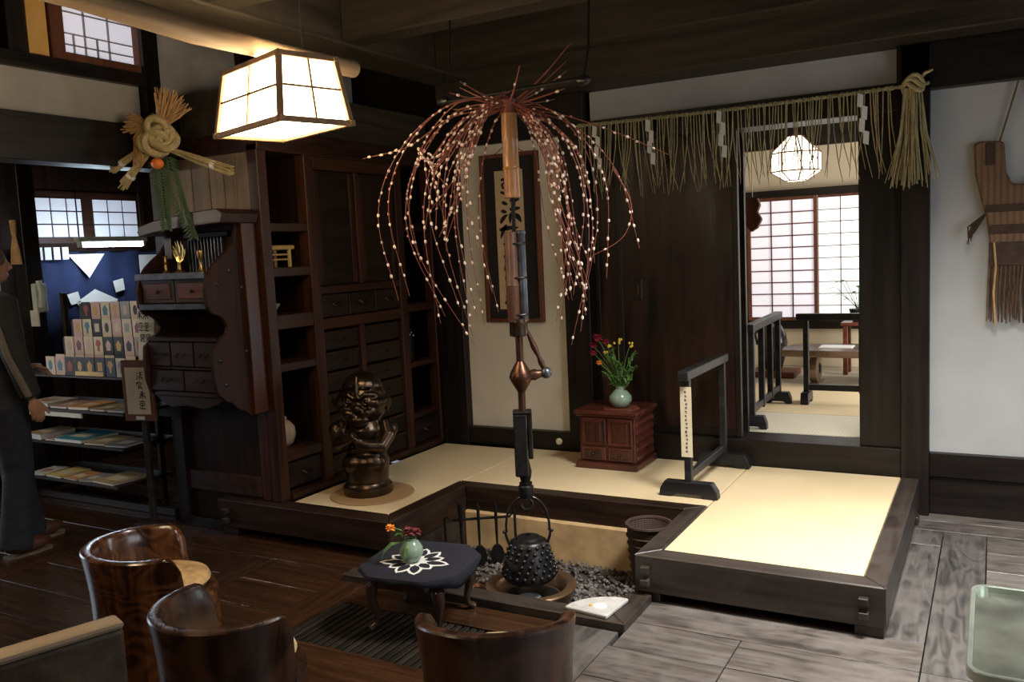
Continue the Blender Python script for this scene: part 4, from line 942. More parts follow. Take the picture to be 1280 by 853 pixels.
# bench with a thick back board
bn = thing('wooden_bench', 'wooden bench with a thick worn back board next to the dark hollowed-log chair', 'bench', (-2.10, 1.44, 0), R(70.5))
BW = 'bench_wood'
MB().box(-1.1, .02, -.038, .038, .36, .682).build('back_board', BW, bn, .012, False, 2)
MB().box(-1.1, .021, -.039, .039, .680, .702).build('painted_lit_rail', 'painted_lit_top', bn, .010, False, 2)  # pale strip paints the bright light along the back board's top
MB().box(-1.1, .0, .04, .46, .34, .39).build('seat', BW, bn, .01)
for x in (-1.05, -.12): MB().box(x, x+.07, -.036, .45, 0, .36).build('leg', BW, bn, .008)

# small table with navy cloth
tb = thing('small_table', 'low dark table with curved legs before the hearth', 'table', (-2.265, 3.10, 0), R(8))
def oct_(r, k): return [(r*sx*a, r*sy*b) for sx, sy, a, b in ((1, 1, 1, k), (1, 1, k, 1), (-1, 1, k, 1), (-1, 1, 1, k), (-1, -1, 1, k), (-1, -1, k, 1), (1, -1, k, 1), (1, -1, 1, k))]
MB().prism(oct_(.232, .55), .252, .279, 'XY').build('top', 'table_wood', tb, .008, False, 2)
MB().prism(oct_(.19, .6), .205, .252, 'XY').build('apron', 'table_wood', tb, .004)
for sx, sy in ((1, 1), (1, -1), (-1, 1), (-1, -1)):
    MB().tube([(sx*.135, sy*.135, .235), (sx*.165, sy*.165, .20), (sx*.168, sy*.168, .14), (sx*.152, sy*.152, .07), (sx*.155, sy*.155, .03), (sx*.175, sy*.175, .010)], [.030, .032, .024, .015, .014, .019], 10).build('leg', 'table_wood', tb, 0, True)
cl = MB(); N = 48
def rim(a):
    c, s_ = abs(math.cos(a)), abs(math.sin(a)); return min(.236/max(c, s_), .366/(c+s_))
rings_ = [(.0, .2815), (.7, .2815), (.97, .2815), (1.02, .276), (1.03, .268), (1.034, .258)]
vs_ = []
for f_, z in rings_:
    for k in range(N):
        a = 2*PI*k/N; w = 1+(.012*math.sin(a*7)+.010*math.sin(a*11) if z < .265 else 0); q = rim(a)*f_*w
        zz = z-(.045*max(0, math.cos(a-R(-15)))**6 if z < .26 else 0)
        vs_.append((q*math.cos(a), q*math.sin(a), zz))
cl.add(vs_, [(i*N+k, i*N+(k+1) % N, (i+1)*N+(k+1) % N, (i+1)*N+k) for i in range(len(rings_)-1) for k in range(N)])
clo = cl.build('table_cloth', 'navy_cloth', None, 0, True); clo.location = (-2.265, 3.10, .0005); clo.rotation_euler = (0, 0, R(8))
tag(clo, 'navy cloth laid over the low table', 'tablecloth')
sol = clo.modifiers.new('thick', 'SOLIDIFY'); sol.thickness = .0025; sol.offset = 1
do = thing('leaf_doily', 'white-edged navy doily of leaf shapes under the flower vase on the cloth', 'doily', (-2.262, 3.06, .2850))
for i in range(11):
    a = R(8)+i*2*PI/11; L = (.165, .13, .15)[i % 3]; d = Vector((math.cos(a), math.sin(a), 0)); q = Vector((-d.y, d.x, 0))
    def lf(sc, L_): return [tuple((d*(L_*t)+q*(sc*w))[:2]) for t, w in ((.08, .0), (.3, .7), (.6, 1), (.85, .6), (1, 0), (.85, -.6), (.6, -1), (.3, -.7))]
    o = MB().prism(lf(.037, L), .0002*(i % 3), .0016+.0003*(i % 3), 'XY').build('leaf', 'paper_white', do)
    MB().prism([tuple((d*(L*t)+q*(.028*w))[:2]) for t, w in ((.32, .0), (.45, .7), (.62, .8), (.80, .45), (.9, 0), (.80, -.45), (.62, -.8), (.45, -.7))], .0018+.0003*(i % 3), .0024+.0003*(i % 3), 'XY').build('leaf_centre', 'navy_cloth', o)
VX, VY, VZ = -2.275, 3.05, .2880
v2 = wthing('table_vase', 'small round green vase with an orange and a dark red flower on the navy cloth', 'vase', (VX, VY, VZ))
MB().lathe([(.022, 0), (.040, .01), (.054, .040), (.052, .066), (.036, .092), (.026, .10), (.028, .108), (.022, .108), (.0, .09)], 24, (VX, VY, VZ)).build('body', 'celadon', v2, 0, True)
bouquet(v2, (VX, VY, VZ+.09), [('orange', (VX-.075, VY-.045, VZ+.155), .026), ('dark', (VX+.0, VY-.01, VZ+.135), .034), ('dark', (VX+.02, VY+.015, VZ+.13), .028), ('leaf', (VX-.05, VY-.05, VZ+.13), .045), ('leaf', (VX+.03, VY+.02, VZ+.12), .035)], 9)
lv = MB(); lv.leaf((VX-.01, VY-.03, VZ+.10), (VX-.105, VY-.085, VZ+.012), .035, (0, 0, 1), .25); lv.leaf((VX, VY-.03, VZ+.10), (VX+.005, VY-.075, VZ+.02), .04, (1, 0, 0), .15)
lv.build('drooping_leaf', 'leaf_green', v2)

# pewter tray table at the right edge
ty = thing('tray_table', 'pale green-grey metal tray with raised rim on a low stand beside the platform', 'tray', (.34, 2.98, 0))
def rrect(x0, x1, y0, y1, r, n=6):
    return [(cx+r*math.cos(a), cy+r*math.sin(a)) for cx, cy, a0 in ((x1-r, y1-r, 0), (x0+r, y1-r, 90), (x0+r, y0+r, 180), (x1-r, y0+r, 270)) for a in [R(a0+90*k/n) for k in range(n+1)]]
MB().prism(rrect(-.385, .385, -.34, .34, .05), .385, .397, 'XY').build('tray_base', 'tray_pewter', ty)
ro_, ri_ = rrect(-.40, .40, -.355, .355, .06), rrect(-.384, .384, -.339, .339, .05); nn = len(ro_); rmb = MB()
vv = [(x, y, .384) for x, y in ro_]+[(x, y, .418) for x, y in ro_]+[(x, y, .418) for x, y in ri_]+[(x, y, .384) for x, y in ri_]
rmb.add(vv, [(a*nn+k, a*nn+(k+1) % nn, ((a+1) % 4)*nn+(k+1) % nn, ((a+1) % 4)*nn+k) for a in range(4) for k in range(nn)]).build('rim', 'tray_rim', ty, .003)
for sx in (-.3, .3):
    for sy in (-.26, .26): B('leg', 'table_wood', ty, sx-.02, sx+.02, sy-.02, sy+.02, 0, .385)

# ---- hearth tools
rk = wthing('fire_tool_rack', 'black iron rail on two posts holding the hearth ladles', 'rack', (-2.62, 4.16, -.17))
MB().tube([(-2.775, 4.06, -.17), (-2.775, 4.06, .13), (-2.765, 4.067, .14), (-2.75, 4.078, .115), (-2.46, 4.27, .115), (-2.445, 4.28, .14), (-2.44, 4.285, .16), (-2.435, 4.285, .13), (-2.435, 4.285, -.17)], .008, 8).build('rail', 'iron', rk, 0, True)
def ladle(x, y, kind, label, top):
    t = wthing('hearth_ladle', label, 'ladle', (x, y, -.1), 'ladles hung on the hearth rail')
    dx, dy = .018, -.024
    MB().tube([(x+dx, y+dy, top), (x+dx, y+dy, .02), (x+dx, y+dy, -.04)], [.010 if kind else .018, .008, .006], 8).build('handle', 'iron_dark', t, 0, True)
    o = [(-.012, .0), (-.03, -.02), (-.042, -.06), (-.038, -.095), (-.02, -.115), (.02, -.115), (.038, -.095), (.042, -.06), (.03, -.02), (.012, .0)]
    bl = MB().prism([(a, b) for a, b in o], -.006, .006, 'XZ')
    bl.v = [(x+dx+p[0]*.83-p[1]*.55, y+dy+p[0]*.55+p[1]*.83, -.035+p[2]) for p in bl.v]
    bl.build('blade', 'iron_dark', t, .003)
    MB().tube([(x+dx, y+dy, top-.01), (x, y, top+.005), (x-dx*.6, y-dy*.6, top-.01)], .004, 6).build('hook', 'iron_dark', t, 0, True)
ladle(-2.70, 4.112, 0, 'thick-handled black hearth ladle on the iron rail', .215); ladle(-2.615, 4.168, 1, 'thin black hearth ladle in the middle of the iron rail', .20); ladle(-2.53, 4.224, 1, 'round-bladed black hearth ladle nearest the kettle on the iron rail', .20)
bk = wthing('ash_basket', 'dark red woven basket of white ash in the hearth corner', 'basket', (-1.61, 4.25, -.17))
MB().lathe([(.0, .0), (.085, .0), (.092, .01), (.105, .15), (.118, .33), (.124, .345), (.116, .345), (.108, .33), (.098, .15), (.0, .14)], 32, (-1.595, 4.25, -.17)).build('body', 'basket_weave', bk, 0, True)
MB().tube([(-1.595+.119*math.cos(a), 4.25+.119*math.sin(a), .175) for a in [2*PI*i/32 for i in range(33)]], .011, 8).build('rim', 'basket_weave', bk, 0, True)
MB().lathe([(.11, .275), (.08, .29), (.0, .295)], 24, (-1.595, 4.25, -.17)).build('ash', 'ash', bk, 0, True)
for j in range(7): MB().tube([(-1.595+(.096+.0036*j)*math.cos(a)*(1+.012*math.cos(a*22+PI*j)), 4.25+(.096+.0036*j)*math.sin(a)*(1+.012*math.cos(a*22+PI*j)), -.14+.043*j) for a in [2*PI*i/88 for i in range(89)]], .006, 5).build('wicker_strand', 'basket_weave', bk, 0, True)

# ---- square paper lamp under the log
LX, LY = -2.665, 2.84
lp = thing('paper_lamp', 'lit square paper lamp with dark wooden frame hanging under the log', 'lamp', (LX, LY, 2.215), R(-17.5))
hx, hy, tx, ty_, H = .280, .162, .240, .128, .262
def lc(x, y, z): return (x*(hx+(tx-hx)*z/H), y*(hy+(ty_-hy)*z/H), z)
for sx, sy in ((1, 1), (1, -1), (-1, 1), (-1, -1)): MB().bar(lc(sx, sy, -.012), lc(sx, sy, H+.012), .022).build('corner_post', 'lamp_frame_glare', lp, .002)
for z in (.0, H):
    for s in (-1, 1): MB().bar(lc(-1.07, s, z), lc(1.07, s, z), .022, .022).build('frame_rail', 'lamp_frame_glare', lp, .002); MB().bar(lc(s, -1.1, z), lc(s, 1.1, z), .022, .022).build('frame_rail', 'lamp_frame_glare', lp, .002)
for s in (-1, 1):
    MB().bar(lc(-1, s, H*.52), lc(1, s, H*.52), .009).build('muntin', 'lamp_frame_glare', lp); MB().bar(lc(s, -1, H*.52), lc(s, 1, H*.52), .009).build('muntin', 'lamp_frame_glare', lp)
    MB().bar(lc(0, s, 0), lc(0, s, H), .009).build('muntin', 'lamp_frame_glare', lp); MB().bar(lc(s, 0, 0), lc(s, 0, H), .009).build('muntin', 'lamp_frame_glare', lp)
    k = .97
    MB().add([lc(-k, s*k, 0), lc(k, s*k, 0), lc(k, s*k, H), lc(-k, s*k, H)], [(0, 1, 2, 3)]).build('paper_panel', 'lamp_paper', lp); MB().add([lc(s*k, -k, 0), lc(s*k, k, 0), lc(s*k, k, H), lc(s*k, -k, H)], [(0, 1, 2, 3)]).build('paper_panel', 'lamp_paper', lp)
MB().add([lc(-.97, -.97, .004), lc(.97, -.97, .004), lc(.97, .97, .004), lc(-.97, .97, .004)], [(0, 3, 2, 1)]).build('paper_panel', 'lamp_paper', lp)
MB().tube([(0, 0, H-.01), (0, 0, H+.04)], .012, 8).build('hanger', 'iron', lp, 0, True); MB().lathe([(.04, H+.022), (.045, H+.03), (.035, H+.05), (.0, H+.055)], 16).build('canopy', 'iron', lp, 0, True)
MB().box(-tx, tx, -.012, .012, H-.008, H+.008).build('cross_bar', 'lamp_frame_glare', lp)
# added lamp of the same kind, out of view, brightens bench and chairs
l2 = copy_tree(lp); l2.location = (-2.48, 1.08, 1.78); l2['label'] = 'added out-of-view square paper lamp hanging over the wooden bench'
MB().tube([(0, 0, .30), (0, 0, 1.075)], .006, 6).build('cord', 'iron', l2)

# ---- new year straw ornament on the post above the altar
ox, oy, oz = -4.10, 3.38, 2.385; e1 = Vector((.955, .296, 0))
on = wthing('straw_ornament', 'twisted straw rope ornament with mandarin and fern strips hung above the altar', 'straw ornament', (ox, oy, oz)); O = Vector((ox, oy, oz))
def op(a, z, d=0): return O+e1*a+Vector((-.296, .955, 0))*d+Vector((0, 0, z))
kn = MB()
for j, (cx, cz, r, ph) in enumerate(((-.03, .02, .055, 0), (.03, .0, .055, 1), (.0, -.04, .06, 2), (.06, -.03, .045, .5), (-.05, -.03, .045, 1.6), (.01, .045, .05, 2.6))):
    kn.tube([op(cx+r*math.cos(t), cz+r*math.sin(t), .025*math.sin(t+ph)-.01*(j % 3)) for t in [2*PI*i/14 for i in range(15)]], .021, 8)
kn.build('rope_knot', 'straw', on, 0, True)
rs = random.Random(12); fa, fb = MB(), MB()
for i in range(95):
    a = rs.uniform(.02, 1.12); L = rs.uniform(.19, .245); fa.tube([op(.01+rs.uniform(-.02, .02), .03), op(.01+L*.6*math.sin(a), .03+L*.6*math.cos(a), rs.uniform(-.03, .02)), op(.01+L*math.sin(a), .03+L*math.cos(a), rs.uniform(-.04, .02))], [.004, .004, .003], 4)
for i in range(60):
    a = rs.uniform(-1.45, -.75); L = rs.uniform(.13, .19); fb.tube([op(-.02, .03), op(-.02+L*.7*math.sin(a), .03+L*.7*math.cos(a), rs.uniform(-.03, .02)), op(-.03+L*math.sin(a), .03+L*math.cos(a)-.02, rs.uniform(-.04, .02))], [.004, .004, .003], 4)
for i in range(35): x = rs.uniform(-.13, -.08); fb.tube([op(x+.03, .07), op(x-.01, .0, rs.uniform(-.03, 0)), op(x-.02+rs.uniform(-.02, .02), -.13+rs.uniform(-.03, .02), rs.uniform(-.03, 0))], [.004, .004, .003], 4)
for i in range(4): fa.tube([op(.0, .08), op(.02+.006*i, .16), op(.03+.008*i, .25-.01*i)], .004, 4)
tag(fa.build('straw_fan', 'straw_tan', on), kind='stuff'); tag(fb.build('straw_fan', 'straw_tan', on), kind='stuff')
for (a0, z0, a1, z1, rr_) in ((-.04, -.06, -.25, -.26, .026), (-.05, -.03, -.31, -.165, .020), (.05, -.07, .42, -.215, .024)):
    bm_ = MB()
    for i in range(26):
        q = Vector((rs.uniform(-1, 1), rs.uniform(-1, 1), 0))*rr_*.8
        bm_.tube([op(a0, z0+q.x*.5, q.y*.5), op((a0+a1)/2+q.x*.2, (z0+z1)/2+q.x, q.y), op(a1+rs.uniform(-.02, .02), z1+q.x*1.25, q.y*1.2)], .0048, 4)
    tag(bm_.build('straw_bundle', 'straw', on), kind='stuff')
    t = .74; MB().tube([op(a0+(a1-a0)*(t-.03), z0+(z1-z0)*(t-.03)), op(a0+(a1-a0)*(t+.03), z0+(z1-z0)*(t+.03))], rr_*1.05, 10).build('paper_band', 'paper_white', on, 0, True)
MB().ball(op(.02, -.155, -.06), .034, 14, 10, (1, 1, .9)).build('mandarin', 'mandarin', on, 0, True)
for x0, x1, z1 in ((.01, .0, -.50), (.06, .165, -.56)):
    fm = MB()
    for i in range(26):
        t = i/25; c = op(x0+(x1-x0)*t**1.4, -.12+(z1+.12)*t, -.03+.03*t); w = .075*(1-.5*t)
        for s in (-1, 1): fm.leaf(c, c+e1*s*w+Vector((0, 0, -.03)), .018, (0, 1, 0), .1)
    fm.tube([op(x0+(x1-x0)*(i/6)**1.4, -.12+(z1+.12)*i/6, -.03+.03*i/6) for i in range(7)], .003, 4)
    fm.build('fern_strip', 'leaf_dark', on)
MB().tube([op(0, .05), op(-.02, .12, .05), (-4.345, 3.55, 2.56)], .006, 6).build('cord', 'straw', on)

# ================================================================ BACK ROOM beyond the doorway
fb = struct(MB().box(-3.0, .4, 5.73, 8.95, .10, .33).build('floor_back_room', 'earth_black'))
GB = 'straw mats in the back room'
tatami(-1.95, -.55, 5.74, 6.42, 'pale straw mat just inside the doorway of the back room', 'tatami_pale', (.331, .385), GB)
tatami(-3.0, -1.95, 5.74, 8.84, 'long straw mat along the side of the back room behind the sliding doors', 'tatami', (.331, .385), GB)
tatami(-1.95, -.55, 6.42, 7.72, 'golden straw mat under the black railings of the back room', 'tatami', (.331, .385), GB)
tatami(-1.95, -.55, 7.72, 8.84, 'pale straw mat below the paper windows of the back room', 'tatami_pale', (.331, .385), GB)
tatami(-.55, .40, 5.74, 8.84, 'straw mat along the side wall of the back room', 'tatami', (.331, .385), GB)
wi = struct(MB().box(-3.1, .5, 8.90, 9.0, .1, 2.9).build('wall_inner_back', 'plaster_tan'))
B('plaster', 'plaster_tan', wi, -3.0, .4, 8.86, 8.91, 2.13, 2.54, 0); B('plaster', 'plaster_tan', wi, -3.0, .4, 8.86, 8.91, .385, .77, 0)
B('sill_rail', 'dark_wood_x', wi, -3.0, .4, 8.80, 8.91, .765, .84); B('lintel', 'dark_wood_x', wi, -3.0, .4, 8.78, 8.91, 2.065, 2.13); B('lintel', 'dark_wood_x', wi, -3.0, .4, 8.80, 8.91, 2.53, 2.9)
struct(MB().box(-3.1, -3.0, 5.73, 8.95, .1, 2.9).build('wall_inner_left', 'plaster_tan'))
wir = struct(MB().box(.4, .5, 5.73, 6.2, .1, 2.9).box(.4, .5, 8.3, 8.95, .1, 2.9).box(.4, .5, 6.2, 8.3, 2.2, 2.9).build('wall_inner_right', 'plaster_tan'))
area('daylight_back_room', (.44, 7.25, 1.4), (-1, 0, -.25), 1.5, 2.0, 80, (1.0, .98, .95))
cei = struct(MB().box(-3.1, .5, 5.72, 8.95, 2.86, 2.9).build('ceiling_back_room', 'beam_wood_x'))
for k in range(5): B('ceiling_joist', 'beam_wood_x', cei, -3.0, .4, 6.0+.62*k, 6.06+.62*k, 2.78, 2.86)
def shoji(name, x0, x1, z0, z1, cols, rows, paper, y, fw=.035, mw=.011):
    w = struct(MB().box(x0, x1, y+.012, y+.018, z0, z1).build(name, 'paper_white'))
    for a in ((x0, x0+fw, z0, z1), (x1-fw, x1, z0, z1), (x0+fw, x1-fw, z0, z0+fw), (x0+fw, x1-fw, z1-fw, z1)): B('frame', 'shoji_frame_wood', w, a[0], a[1], y-.012, y+.012, a[2], a[3], .002)
    cw, rh = (x1-x0-2*fw)/cols, (z1-z0-2*fw)/rows
    for i in range(cols):
        for j in range(rows): B('pane', paper, w, x0+fw+i*cw, x0+fw+(i+1)*cw, y+.006, y+.0118, z0+fw+j*rh, z0+fw+(j+1)*rh, 0)
    for i in range(1, cols): B('muntin', 'shoji_frame_wood', w, x0+fw+i*cw-mw/2, x0+fw+i*cw+mw/2, y-.008, y+.006, z0+fw, z1-fw, 0)
    for j in range(1, rows): B('muntin', 'shoji_frame_wood', w, x0+fw, x1-fw, y-.008, y+.006, z0+fw+j*rh-mw/2, z0+fw+j*rh+mw/2, 0)
shoji('window_4', -2.17, -1.495, .845, 2.063, 3, 10, 'shoji_paper', 8.82)
shoji('window_5', -1.52, -.85, .845, 2.063, 3, 10, 'shoji_paper_bright', 8.85, .03, .007)
shoji('window_6', -2.85, -2.19, .845, 2.063, 3, 10, 'shoji_paper', 8.85)
# octagonal lantern
lt = wthing('octagonal_lantern', 'glowing octagonal paper lantern hanging in the back room', 'lantern', (-1.455, 7.6, 2.13))
def octr(r, z): return [(-1.455+r*math.cos(R(22.5+45*k)), 7.6+r*math.sin(R(22.5+45*k)), z) for k in range(8)]
lev = [octr(.085, 2.135), octr(.205, 2.21), octr(.205, 2.36), octr(.06, 2.50)]
for a, b in zip(lev, lev[1:]):
    for k in range(8): MB().add([a[k], a[(k+1) % 8], b[(k+1) % 8], b[k]], [(0, 1, 2, 3)]).build('paper_panel', 'lantern_paper', lt)
for k in range(8):
    MB().tube([l[k] for l in lev], .006, 5).build('rib', 'shoji_frame_wood', lt)
for l in lev: MB().tube(l+[l[0]], .006, 5).build('ring', 'shoji_frame_wood', lt)
MB().prism([(x, y) for x, y, z in lev[0]], 2.132, 2.136, 'XY').build('bottom', 'lantern_paper', lt)
MB().tube([(-1.455, 7.6, 2.50), (-1.455, 7.6, 2.862)], .006, 6).build('cord', 'iron', lt); MB().lathe([(.03, 2.495), (.035, 2.51), (.01, 2.55), (.0, 2.555)], 12, (-1.455, 7.6, 0)).build('cap', 'red_wood', lt, 0, True)
# black railings
ra = barrier('railing', 'black railing with three uprights just inside the doorway', -1.42, 5.82, .3855, .98, R(2), (0, .34, .66, .98), .66, .10)
rb = barrier('railing', 'black railing running across the back room behind the first one', -1.255, 6.86, .3855, 1.0, R(-90), (.0, .40, 1.0), .64, .10)
# slab table with round legs
tq = wthing('slab_table', 'low table of a thick wooden slab on round pierced legs in the back room', 'table', (-1.0, 7.9, .3855))
MB().prism([(-1.60, 7.62), (-1.2, 7.58), (-.6, 7.60), (-.32, 7.63), (-.30, 8.12), (-.7, 8.16), (-1.3, 8.14), (-1.58, 8.08), (-1.63, 7.85)], .64, .70, 'XY').build('slab', 'slab_wood', tq, .012, False, 2)
for x in (-1.36, -.55):
    w = MB().lathe([(.10, -.035), (.125, -.03), (.13, 0), (.125, .03), (.10, .035)], 28); w.v = [(x+p[2], 7.86+p[0]*1.25, .513+p[1]*.98) for p in w.v]; leg = w.build('leg', 'slab_wood', tq, 0, True)
    MB().lathe([(.0, -.042), (.03, -.042), (.035, 0), (.03, .042), (.0, .042)], 12, (0, 0, 0)).build('pierced_hole', 'earth_black', leg)
    hl = leg.children[0]; hl.rotation_euler = (0, R(90), 0); hl.location = (x, 7.86, .513); 
    for v in hl.data.vertices: v.co.x *= 1.4
    w2_ = B('foot', 'slab_wood', tq, x-.05, x+.05, 7.72, 8.0, .3855, .402)
tag(MB().box(-1.32, -1.05, 7.78, 7.98, .7005, .706).build('open_booklet', 'paper_white', None), 'white booklet lying on the slab table', 'booklet')
# dark jar on a wooden base
jb = wthing('tall_jar', 'large dark glazed jar on a red wooden base by the back room wall', 'jar', (-1.80, 8.2, .44))
MB().lathe([(.06, 0), (.085, .02), (.125, .16), (.135, .26), (.115, .36), (.075, .42), (.06, .44), (.07, .46), (.05, .46), (.0, .40)], 28, (-1.80, 8.2, .4405)).build('body', 'dark_glaze', jb, 0, True)
MB().tube([(-1.90, 8.16, .86), (-1.95, 8.15, .78), (-1.93, 8.15, .68)], .012, 8).build('handle', 'dark_glaze', jb, 0, True)
tag(MB().box(-1.99, -1.58, 8.03, 8.38, .3855, .44).build('jar_base', 'red_wood', None, .008), 'red wooden base block under the tall dark jar', 'base')
# plant on a red stand beside the paper window
ps = wthing('plant_stand', 'slim red wooden stand under the potted plant in the back room', 'stand', (-1.08, 8.45, .3855))
for x in (-1.18, -.98):
    for y in (8.35, 8.55): B('leg', 'red_wood', ps, x-.02, x+.02, y-.02, y+.02, .3855, .84)
B('top', 'red_wood', ps, -1.22, -.94, 8.31, 8.59, .84, .87)
pp = wthing('potted_plant', 'green leafy plant in a small dark pot before the bright paper window', 'plant', (-1.08, 8.45, .8705))
MB().lathe([(.05, 0), (.075, .08), (.085, .12), (.075, .12), (.0, .10)], 20, (-1.08, 8.45, .8705)).build('pot', 'dark_glaze', pp, 0, True)
rq = random.Random(2)
for i in range(13):
    a = i*2.4; r = rq.uniform(.10, .24); tip = Vector((-1.08+r*math.cos(a), 8.45+r*math.sin(a)*.7, 1.06+rq.uniform(0, .20)))
    s_ = MB().tube(bez((-1.08, 8.45, .97), (-1.08+(tip.x+1.08)*.3, 8.45, 1.05), tip, 5), .003, 4).build('stem', 'leaf_green', pp); MB().leaf(tip, tip+Vector((math.cos(a)*.09, math.sin(a)*.05, -.02)), .05).build('leaf', 'leaf_green', s_)
# carved hanging charm beside the doorway
hc = wthing('hanging_charm', 'carved reddish wooden charm hanging inside the doorway by the sliding door', 'charm', (-1.52, 6.3, 1.75))
MB().prism([(-1.58, 1.93), (-1.54, 1.96), (-1.47, 1.95), (-1.45, 1.90), (-1.47, 1.85), (-1.44, 1.80), (-1.47, 1.74), (-1.52, 1.71), (-1.56, 1.76), (-1.555, 1.84)], 6.28, 6.32, 'XZ').build('carving', 'shoji_frame_wood', hc, .006)
MB().tube([(-1.51, 6.30, 1.95), (-1.51, 6.30, 2.862)], .003, 5).build('cord', 'straw', hc)

# ================================================================ SHOP CORNER
rkw = wthing('display_rack', 'dark wooden display rack with shelves of books and postcards in the shop corner', 'shelf', (-5.6, 3.9, 0))
RW = 'rack_wood'
for z, x1 in ((.175, -5.15), (.445, -5.06), (.685, -5.02), (.925, -4.76)): B('shelf', RW, rkw, -6.22, x1, 3.67 if z < .9 else 3.69, 4.12, z, z+.018)
for x in (-6.2, -5.25): 
    B('post', RW, rkw, x, x+.035, 4.08, 4.12, 0, 1.5)
B('post', RW, rkw, -4.80, -4.76, 4.07, 4.11, 0, .93); B('foot', RW, rkw, -6.22, -4.75, 3.79, 3.85, 0, .05); B('rail', RW, rkw, -6.20, -5.0, 4.09, 4.12, .60, .66)
B('price_strip', 'book_white', rkw, -6.1, -5.45, 3.655, 3.668, .655, .685, 0)
# stepped postcard stand
pcs = wthing('postcard_stand', 'stepped dark stand for postcards on top of the display rack', 'stand', (-5.4, 3.85, .943))
for r in range(5): B('step', RW, pcs, -5.86, -4.98, 3.70+r*.075, 3.775+r*.075, .9435, .95+r*.118, .002)
B('label_strip', 'book_yellow', pcs, -5.52, -5.22, 3.692, 3.699, .945, .975, 0)
rc = random.Random(31); CC = ['card_cream', 'card_cream', 'card_pink', 'card_grey', 'card_cream', 'card_black', 'card_pink']; PCs = ['card_red', 'card_plum', 'card_gold', 'card_teal', 'card_grey', 'card_black', 'card_pink']
LBL = {'card_cream': 'cream', 'card_pink': 'pinkish', 'card_grey': 'grey', 'card_black': 'black', 'card_teal': 'teal', 'card_red': 'red', 'card_plum': 'plum', 'card_gold': 'golden'}
USED = set()
ROWN = ['lowest', 'second', 'middle', 'fourth', 'topmost']
for r in range(5):
    for c in range(8 if r < 4 else 7):
        x = -5.84+c*.108+r*.004; y = 3.694+r*.075+.004; z = .951+r*.118-(.0 if r else -.0)
        z0 = .9505+(r-1)*.118 if r else .9445
        for _try in range(60):
            base = CC[rc.randrange(7)]; pic = PCs[rc.randrange(7)]; k = rc.randrange(4)
            if r == 0 and 3 <= c <= 6: base, pic, k = 'card_black', 'card_gold', c-3
            if base == pic: pic = 'card_cream' if base != 'card_cream' else 'card_red'
            if (base, pic, k, r) not in USED: break
        USED.add((base, pic, k, r))
        o = tag(MB().box(x, x+.098, y-.003, y-.0015, z0, z0+.128).build('postcard', base, None), '%s postcard with a %s motif in the %s row of the postcard stand' % (LBL[base], LBL[pic], ROWN[r]), 'postcard', 'postcards on the stepped stand')
        SHP = ('oval', 'house-shaped', 'square', 'tree-shaped'); o['label'] = '%s postcard with %s %s motif in the %s row of the stepped stand' % (LBL[base], LBL[pic], SHP[k], ROWN[r]); cx, cz = x+.049, z0+.066
        if k == 0: out = [(cx+.022*math.cos(a), cz+.035*math.sin(a)) for a in [2*PI*i/12 for i in range(12)]]
        elif k == 1: out = [(cx-.02, cz-.035), (cx+.02, cz-.035), (cx+.028, cz+.01), (cx, cz+.04), (cx-.028, cz+.01)]
        elif k == 2: out = [(cx-.025, cz-.03), (cx+.025, cz-.03), (cx+.025, cz+.03), (cx-.025, cz+.03)]
        else: out = [(cx-.012, cz-.04), (cx+.012, cz-.04), (cx+.012, cz-.01), (cx+.03, cz+.01), (cx+.015, cz+.04), (cx-.015, cz+.04), (cx-.03, cz+.01), (cx-.012, cz-.01)]
        m_ = MB().prism(out, y-.0036, y-.003, 'XZ').build('motif', pic, o)
# calligraphy boards beside the postcards
rg = random.Random(17)
for i, (x, w, h, y) in enumerate(((-4.968, .20, .36, 3.80), (-4.90, .14, .33, 3.75))):
    o = tag(MB().box(x, x+w, y, y+.012, .952, .952+h+.14, rot=(R(-4), R(3), 0)).build('calligraphy_board', 'paper_cream', None), ('large' if i == 0 else 'narrow')+' cream board with brush writing leaning beside the postcards', 'board', 'calligraphy boards')
    for c in range(2):
        for k in range(4): g = MB(); glyph(g, x+w*(.3+.4*c), 1.35-k*.075, .055, y-.014+.004*k, rg, 5); g.build('brush_character', 'ink', o)
# sign on a post
sn = thing('sign_stand', 'brown framed sign with brush writing on a slim post beside the rack', 'sign', (-4.735, 3.59, 0), R(12))
MB().box(-.118, .118, -.012, .012, .69, 1.08).build('board', 'shoji_frame_wood', sn, .004); pp_ = MB().box(-.088, .088, -.0145, -.0118, .735, 1.035).build('paper', 'paper_cream', sn)
for k in range(4): g = MB(); glyph(g, .025+rg.uniform(-.01, .01), .98-k*.062, .055, -.0165, rg, 5); g.build('brush_character', 'ink', pp_)
B('caption', 'paper_white', sn, -.03, .035, -.0145, -.0118, .70, .722, 0); B('post', 'rack_wood', sn, -.02, .02, .013, .045, .02, .9); B('foot', 'rack_wood', sn, -.11, .11, -.04, .09, 0, .022)
